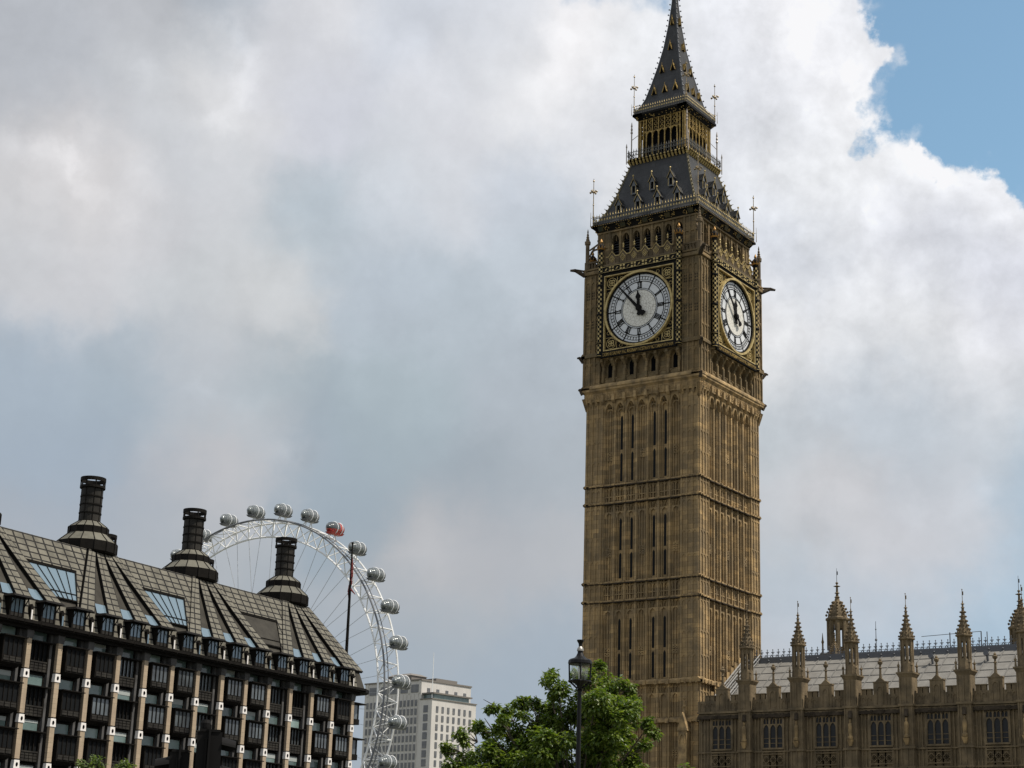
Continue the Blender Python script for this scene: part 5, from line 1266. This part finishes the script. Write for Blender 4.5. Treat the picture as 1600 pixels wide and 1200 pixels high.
# ================================================================== distant office tower
def far_tower():
    Q = Vector((-449.4, 552.25, 0)); er = Vector((.1497, .98873, 0)); el_ = Vector((-.98873, .1497, 0))
    root = thing('office_tower', 'distant pale Portland stone office tower with rows of small windows', 'office tower', Q)
    T = lambda r, l, z: tuple(er*r+el_*l)[:2]+(z,)
    b = MB(T); b.box(0, 35, 0, 41, 0, 104); b.build('wall', PORTLAND, root)
    b = MB(T); b.box(-.4, 35.4, -.4, 41.4, 104, 104.7); b.build('coping', PORTTRIM, root)
    b = MB(T); b.box(1.5, 12, 9, 26, 104.7, 107.2); b.frustum(1, 12.5, 8.5, 26.5, 107.2, 4, 11, 12, 24, 108.6); b.box(12.01, 27, 2, 16, 104.7, 106.4); b.build('penthouse', PORTTRIM, root)
    b = MB(T); b.box(-.5, 30.5, -8.4, -.003, 0, 94.4); b.build('front_block', PORTLAND, root)
    b = MB(T); b.box(-.9, 30.9, -8.8, -.003, 94.4, 94.9); b.build('front_coping', PORTTRIM, root)
    b = MB(T); b.box(2, 26.5, -7.2, -.01, 94.9, 97.2); b.build('roof_pavilion', TEAL, root)
    b = MB(T); b.box(.5, 28, -8.2, -.005, 97.2, 97.9); b.build('pavilion_roof', PORTTRIM, root)
    b = MB(T); b.tube((1.2, -6.5, 94.5), (1.2, -6.5, 117.5), .28, .1, 6); b.box(1.1, 1.4, -6.5, -6.4, 112, 115); b.build('flag_mast', WHITE, root)
    wins = []
    H = 4.33
    for fl in range(14):
        z = 91.0-H*fl
        for k in range(7): wins.append((0, 3.2+3.85*k, z-1.3, 1.5, 3.0, fl))         # sunny face of the front block
        wins.append((2, 4.2, z-1.2, 3.0, 3.4, fl))
    for k in range(5): wins.append((1, 5.0+6.4*k, 99.0, 1.9, 3.3, -1))
    big = []
    for k in range(5): big.append((3, 4.5+7.6*k, 100.2, 5.2, 3.9, -1))
    left = []
    for fl in range(16):
        z = 94.5-H*fl
        for k in range(14): left.append((3, 3.3+2.72*k, z-1.4, 1.45, 3.1, fl))
    def win(mb, q):
        face, a, z, w_, h, _ = q
        if face == 0: mb.box(a-w_/2, a+w_/2, -8.6, -8.37, z-h/2, z+h/2)
        if face == 1: mb.box(a-w_/2, a+w_/2, -.2, .03, z-h/2, z+h/2)
        if face == 2: mb.box(-.7, -.47, -a-w_/2, -a+w_/2, z-h/2, z+h/2)
        if face == 3: mb.box(-.2, .03, a-w_/2, a+w_/2, z-h/2, z+h/2)
    first = [q for q in wins if q[5] < 10] + big
    rest = [q for q in wins if q[5] >= 10]
    nl = 100-len(first)
    first += left[:nl]; rest += left[nl:]
    for q in first[:100]: m = MB(T); win(m, q); m.build('window', SHELLGLASS, root)
    m = MB(T)
    for q in rest+first[100:]: win(m, q)
    o = m.build('window_rows', SHELLGLASS, root); o['kind'] = 'stuff'
    fr = MB(T)
    for q in left:
        if q[5] == 0:
            fr.box(-.25, .0, q[1]-1.36-.14, q[1]-1.36+.14, 20, 97.5)
    for k in range(6): fr.box(-.3, 0, .7+7.6*k-.3, .7+7.6*k+.9, 97.8, 104)
    fr.build('pilaster', PORTLAND, root)
far_tower()

# ================================================================== trees
def leaves(mb_v, mb_f, c, r, n, size, rr):
    for _ in range(n):
        while True:
            d = Vector((rr.gauss(0, 1), rr.gauss(0, 1), rr.gauss(0, 1)))
            if d.length > .1: break
        d.normalize(); q = rr.random()**.45
        p = Vector(c)+Vector((d.x*r*q, d.y*r*q, d.z*r*q*.85))
        out = (d*.6+Vector((rr.uniform(-1, 1), rr.uniform(-1, 1), rr.uniform(-.3, .5)))).normalized()
        ax = (out+Vector((0, 0, -.45))).normalized(); nr = Vector((rr.uniform(-.6, .6), rr.uniform(-.6, .6), 1)).normalized()
        sd_ = ax.cross(nr)
        if sd_.length < .05: continue
        sd_.normalize(); up = sd_.cross(ax); L_ = size*rr.uniform(.65, 1.25); w = L_*.30
        i = len(mb_v)
        mb_v += [tuple(p), tuple(p+ax*L_*.4+sd_*w+up*w*.35), tuple(p+ax*L_-up*L_*.12), tuple(p+ax*L_*.4-sd_*w+up*w*.35), tuple(p+ax*L_*.5)]
        mb_f += [(i, i+1, i+4), (i+1, i+2, i+4), (i, i+4, i+3), (i+4, i+2, i+3)]
def tree(name, label, base, blobs, lm, size, dens, seed, trunk_r, fork, group=None):
    rr = random.Random(seed)
    root = thing(name, label, 'tree', base, group)
    t = MB(); t.tube((0, 0, -.1), (0, 0, fork*.5), trunk_r*1.25, trunk_r, 10); t.tube((0, 0, fork*.5), (.1, 0, fork), trunk_r, trunk_r*.8, 10)
    t.build('trunk', BARK, root)
    v = []; f = []; lb = MB()
    for (x, y, z, r) in blobs:
        m = Vector((x*.45, y*.45, fork+(z-fork)*.5)); 
        lb.tube((.1, 0, fork-.1), m, trunk_r*.35, trunk_r*.18, 6); lb.tube(m, (x, y, z), trunk_r*.18, .02, 5)
        for _ in range(5): lb.tube((x*.9, y*.9, z-.2*r), (x+rr.uniform(-r, r)*.8, y+rr.uniform(-r, r)*.8, z+rr.uniform(-.6, .8)*r), .03, .012, 4)
        # each mass is a few sprays of leaves
        k = max(3, int(5*r/.6))
        for _ in range(k):
            d = Vector((rr.gauss(0, 1), rr.gauss(0, 1), rr.gauss(0, .8))); d.normalize(); q = rr.uniform(.35, .85)
            leaves(v, f, (x+d.x*r*q, y+d.y*r*q, z+d.z*r*q), r*rr.uniform(.35, .6), int(dens*r*r/k*1.6), size, rr)
    lb.build('limb', BARK, root)
    me = bpy.data.meshes.new('crown'); me.from_pydata(v, [], f); me.materials.append(lm)
    o = bpy.data.objects.new('crown', me); COL.objects.link(o); o.parent = root
RX = Vector((.822, .569, 0)); FX = Vector((-.569, .822, 0))
TB = []
rr = random.Random(21)
for sx, sz, r in ((-4.3, 7.6, .42), (-5.0, 7.25, .35), (-4.4, 6.9, .6), (-3.6, 8.1, .5), (-3.45, 8.95, .34), (-3.2, 7.4, .7), (-2.75, 8.6, .5), (-2.2, 9.1, .48), (-2.4, 8.0, .6), (-2.9, 6.6, .8), (-1.6, 9.35, .42), (-1.7, 8.5, .6), (-1.5, 7.3, .8),
                  (-1.15, 10.35, .40), (-.75, 9.8, .65), (-.9, 9.0, .7), (.1, 10.3, .42), (.5, 10.0, .6), (.75, 10.55, .40), (1.2, 10.0, .62), (1.9, 9.85, .5), (2.35, 9.5, .45), (.2, 9.2, .8), (1.2, 9.0, .85), (2.1, 8.9, .6), (2.75, 8.3, .5), (.5, 8.1, .9), (1.6, 8.0, .9), (2.4, 7.4, .7), (-.6, 7.8, .85),
                  (-2.9, 8.1, .5), (-2.0, 7.3, .8), (-3.3, 6.9, .7), (-1.2, 8.2, .7), (-.2, 8.6, .7), (-4.8, 6.6, .5), (-.2, 6.8, 1.0), (1.0, 6.8, 1.0), (2.2, 6.5, .8), (-2.0, 6.2, .9), (-3.9, 6.0, .8), (0, 5.6, 1.1), (1.6, 5.5, 1.0), (-1.4, 5.3, 1.0), (-2.8, 5.3, .9)):
    p = RX*sx+FX*rr.uniform(-1.3, 1.3); TB.append((p.x, p.y, sz, r))
    if r > .75: p = RX*(sx+rr.uniform(-.5, .5))+FX*rr.choice((-1.9, 1.9)); TB.append((p.x, p.y, sz-.2, r*.9))
tree('broadleaf_tree', 'bushy green broadleaf tree behind the black street lamp in front of the clock tower', (40.6, -80.5, 0), TB, LEAF, .20, 1000, 5, .24, 4.0)
def small_tree(x, y, h, r, seed, label, lm, size=.22):
    rr = random.Random(seed); bl = []
    for k in range(7):
        a = 2*pi*k/7; bl.append((r*.6*cos(a), r*.6*sin(a), h-r*rr.uniform(.7, 1.5), r*.5))
    bl += [(0, 0, h-r*.5, r*.5), (r*.25, -.1, h-r*.62, r*.45)]
    tree('small_tree', label, (x, y, 0), bl, lm, size, 260, seed, .12, h*.5, 'small trees showing only their tops')
small_tree(3.7, -71.8, 8.62, .72, 31, 'top of a small yellow green tree before the bronze building, left of two', LEAF2)
small_tree(5.3, -70.9, 8.55, .62, 32, 'top of a small yellow green tree before the bronze building, nearer the traffic light', LEAF2)
small_tree(-181, 233, 27.3, 3.6, 33, 'top of a distant round tree before the pale office tower', LEAF, .6)
small_tree(45.3, -80.0, 6.9, .8, 34, 'tip of a small green tree at the foot of the clock tower', LEAF2)

# ================================================================== street lamp
def lamp():
    X, Y = 55.59, -104.13
    r = thing('street_lamp', 'black Victorian style street lamp with glass lantern in front of the tree', 'street lamp', (X, Y, 0))
    zt = 7.72; k = .00312
    Z = lambda q: zt-q*k                                   # q: steps below the crown of the cap
    p = MB(); p.lathe((0, 0), [(.2, 0), (.2, .5), (.16, .6), (.12, .9), (.09, 1.6), (.058, 3), (.048, Z(430)), (.048, Z(395)), (.075, Z(385)), (.05, Z(375)), (.06, Z(355)), (.12, Z(335)), (.2, Z(318)), (.24, Z(312))], 16); p.build('post', LAMPBLACK, r)
    h = MB(); h.lathe((0, 0), [(.275, Z(190)), (.29, Z(182)), (.28, Z(160)), (.25, Z(150)), (.15, Z(140)), (.10, Z(125)), (.065, Z(100)), (.065, Z(85))], 20); h.build('lamp_hood', LAMPBLACK, r)
    h = MB(); h.lathe((0, 0), [(.05, Z(90)), (.085, Z(84)), (.075, Z(68)), (.04, Z(50))], 14); h.build('hood_collar', LAMPGREY, r)
    h = MB(); h.lathe((0, 0), [(.04, Z(52)), (.045, Z(30)), (.085, Z(8)), (.085, Z(0))], 14); h.build('hood_cap', LAMPBLACK, r)
    g = MB(); g.lathe((0, 0), [(.13, Z(308)), (.19, Z(285)), (.215, Z(192))], 20); g.build('lamp_glass', LAMPGLASS, r, smooth=True)
    f = MB()
    for q in range(4):
        a = .62+q*pi/2; f.tube((.245*cos(a), .245*sin(a), Z(318)), (.26*cos(a), .26*sin(a), Z(185)), .02, n=6); f.ball((.25*cos(a), .25*sin(a), Z(318)), .035)
        f.path([(.06*cos(a), .06*sin(a), Z(372)), (.15*cos(a), .15*sin(a), Z(345)), (.25*cos(a), .25*sin(a), Z(320))], .022, 6)
    N_ = 20
    for q in range(N_): a0, a1 = 2*pi*q/N_, 2*pi*(q+1)/N_; f.tube((.25*cos(a0), .25*sin(a0), Z(316)), (.25*cos(a1), .25*sin(a1), Z(316)), .022, n=5, cap=False)
    f.build('lantern_frame', LAMPBLACK, r)
    b = MB(); b.lathe((0, 0), [(.03, Z(318)), (.035, Z(270)), (.06, Z(240)), (.05, Z(215)), (.01, Z(205))], 10); b.build('bulb', mat('frosted_bulb', (.7, .7, .66), .4), r)
lamp()

# ================================================================== traffic light
def traffic():
    X, Y = 62.63, -123.9
    r = thing('traffic_light', 'black traffic light seen from behind in front of the bronze building', 'traffic light', (X, Y, 0))
    T = lambda s, o, z: tuple(RX*s*1.0+FX*o)[:2]+(z,)
    RXl = Vector((.716, .697, 0)); FXl = Vector((-.697, .716, 0))
    T = lambda s, o, z: tuple(RXl*s+FXl*o)[:2]+(z,)
    p = MB(T); p.tube((0, .12, 0), (0, .12, 3.66), .057, n=14); p.lathe((0, .12), [(.06, 3.6), (.065, 3.66), (.05, 3.7)], 14); p.tube((0, .12, 0), (0, .12, 1.0), .08, n=14); p.build('pole', BLACK, r)
    def head(name, s, o, zt, w, dirn):
        b = MB(T); b.box(s-w*.5, s+w*.5, o-.1, o+.1, zt-1.05, zt-.03); b.box(s-w*.42, s+w*.42, o-.11, o+.11, zt-.03, zt)
        b.box(s-w*.16, s-w*.08, o-.13, o-.1, zt-.98, zt-.12); b.box(s-w*.2, s+w*.05, o-.125, o-.1, zt-.12, zt-.1)
        h = b.build('signal_head', BLACK, r)
        bd = MB(T); bd.prism([(s-w*.62, zt-1.12), (s+w*.62, zt-1.12), (s+w*.62, zt+.0), (s+w*.5, zt+.05), (s-w*.5, zt+.05), (s-w*.62, zt+.0)], o+.1, o+.12) if name == 'a' else bd.box(s-.012, s+.012, o-w*.6, o+w*.6, zt-1.1, zt+.05)
        bd.build('backing_board', BLACK, h)
        for q in range(3):
            z = zt-.2-.33*q; v = MB(T)
            if name == 'a':
                for m in range(10):
                    a0, a1 = pi*m/10, pi*(m+1)/10
                    v.face([(s+.13*cos(a0), o+.12, z+.13*sin(a0)), (s+.13*cos(a1), o+.12, z+.13*sin(a1)), (s+.13*cos(a1), o+.34, z+.13*sin(a1)), (s+.13*cos(a0), o+.34, z+.13*sin(a0))])
            else:
                for m in range(12):
                    a0, a1 = pi*m/12-.2, pi*(m+1)/12-.2; x = s+dirn*w*.5
                    v.face([(x, o+.12*cos(a0), z+.12*sin(a0)), (x, o+.12*cos(a1), z+.12*sin(a1)), (x+dirn*.17, o+.12*cos(a1), z-.03+.11*sin(a1)), (x+dirn*.17, o+.12*cos(a0), z-.03+.11*sin(a0))])
            v.build('visor', BLACK, h)
    head('b', .06, -.12, 3.56, .30, 1)
    head('b', -.28, .1, 3.32, .24, -1)
traffic()
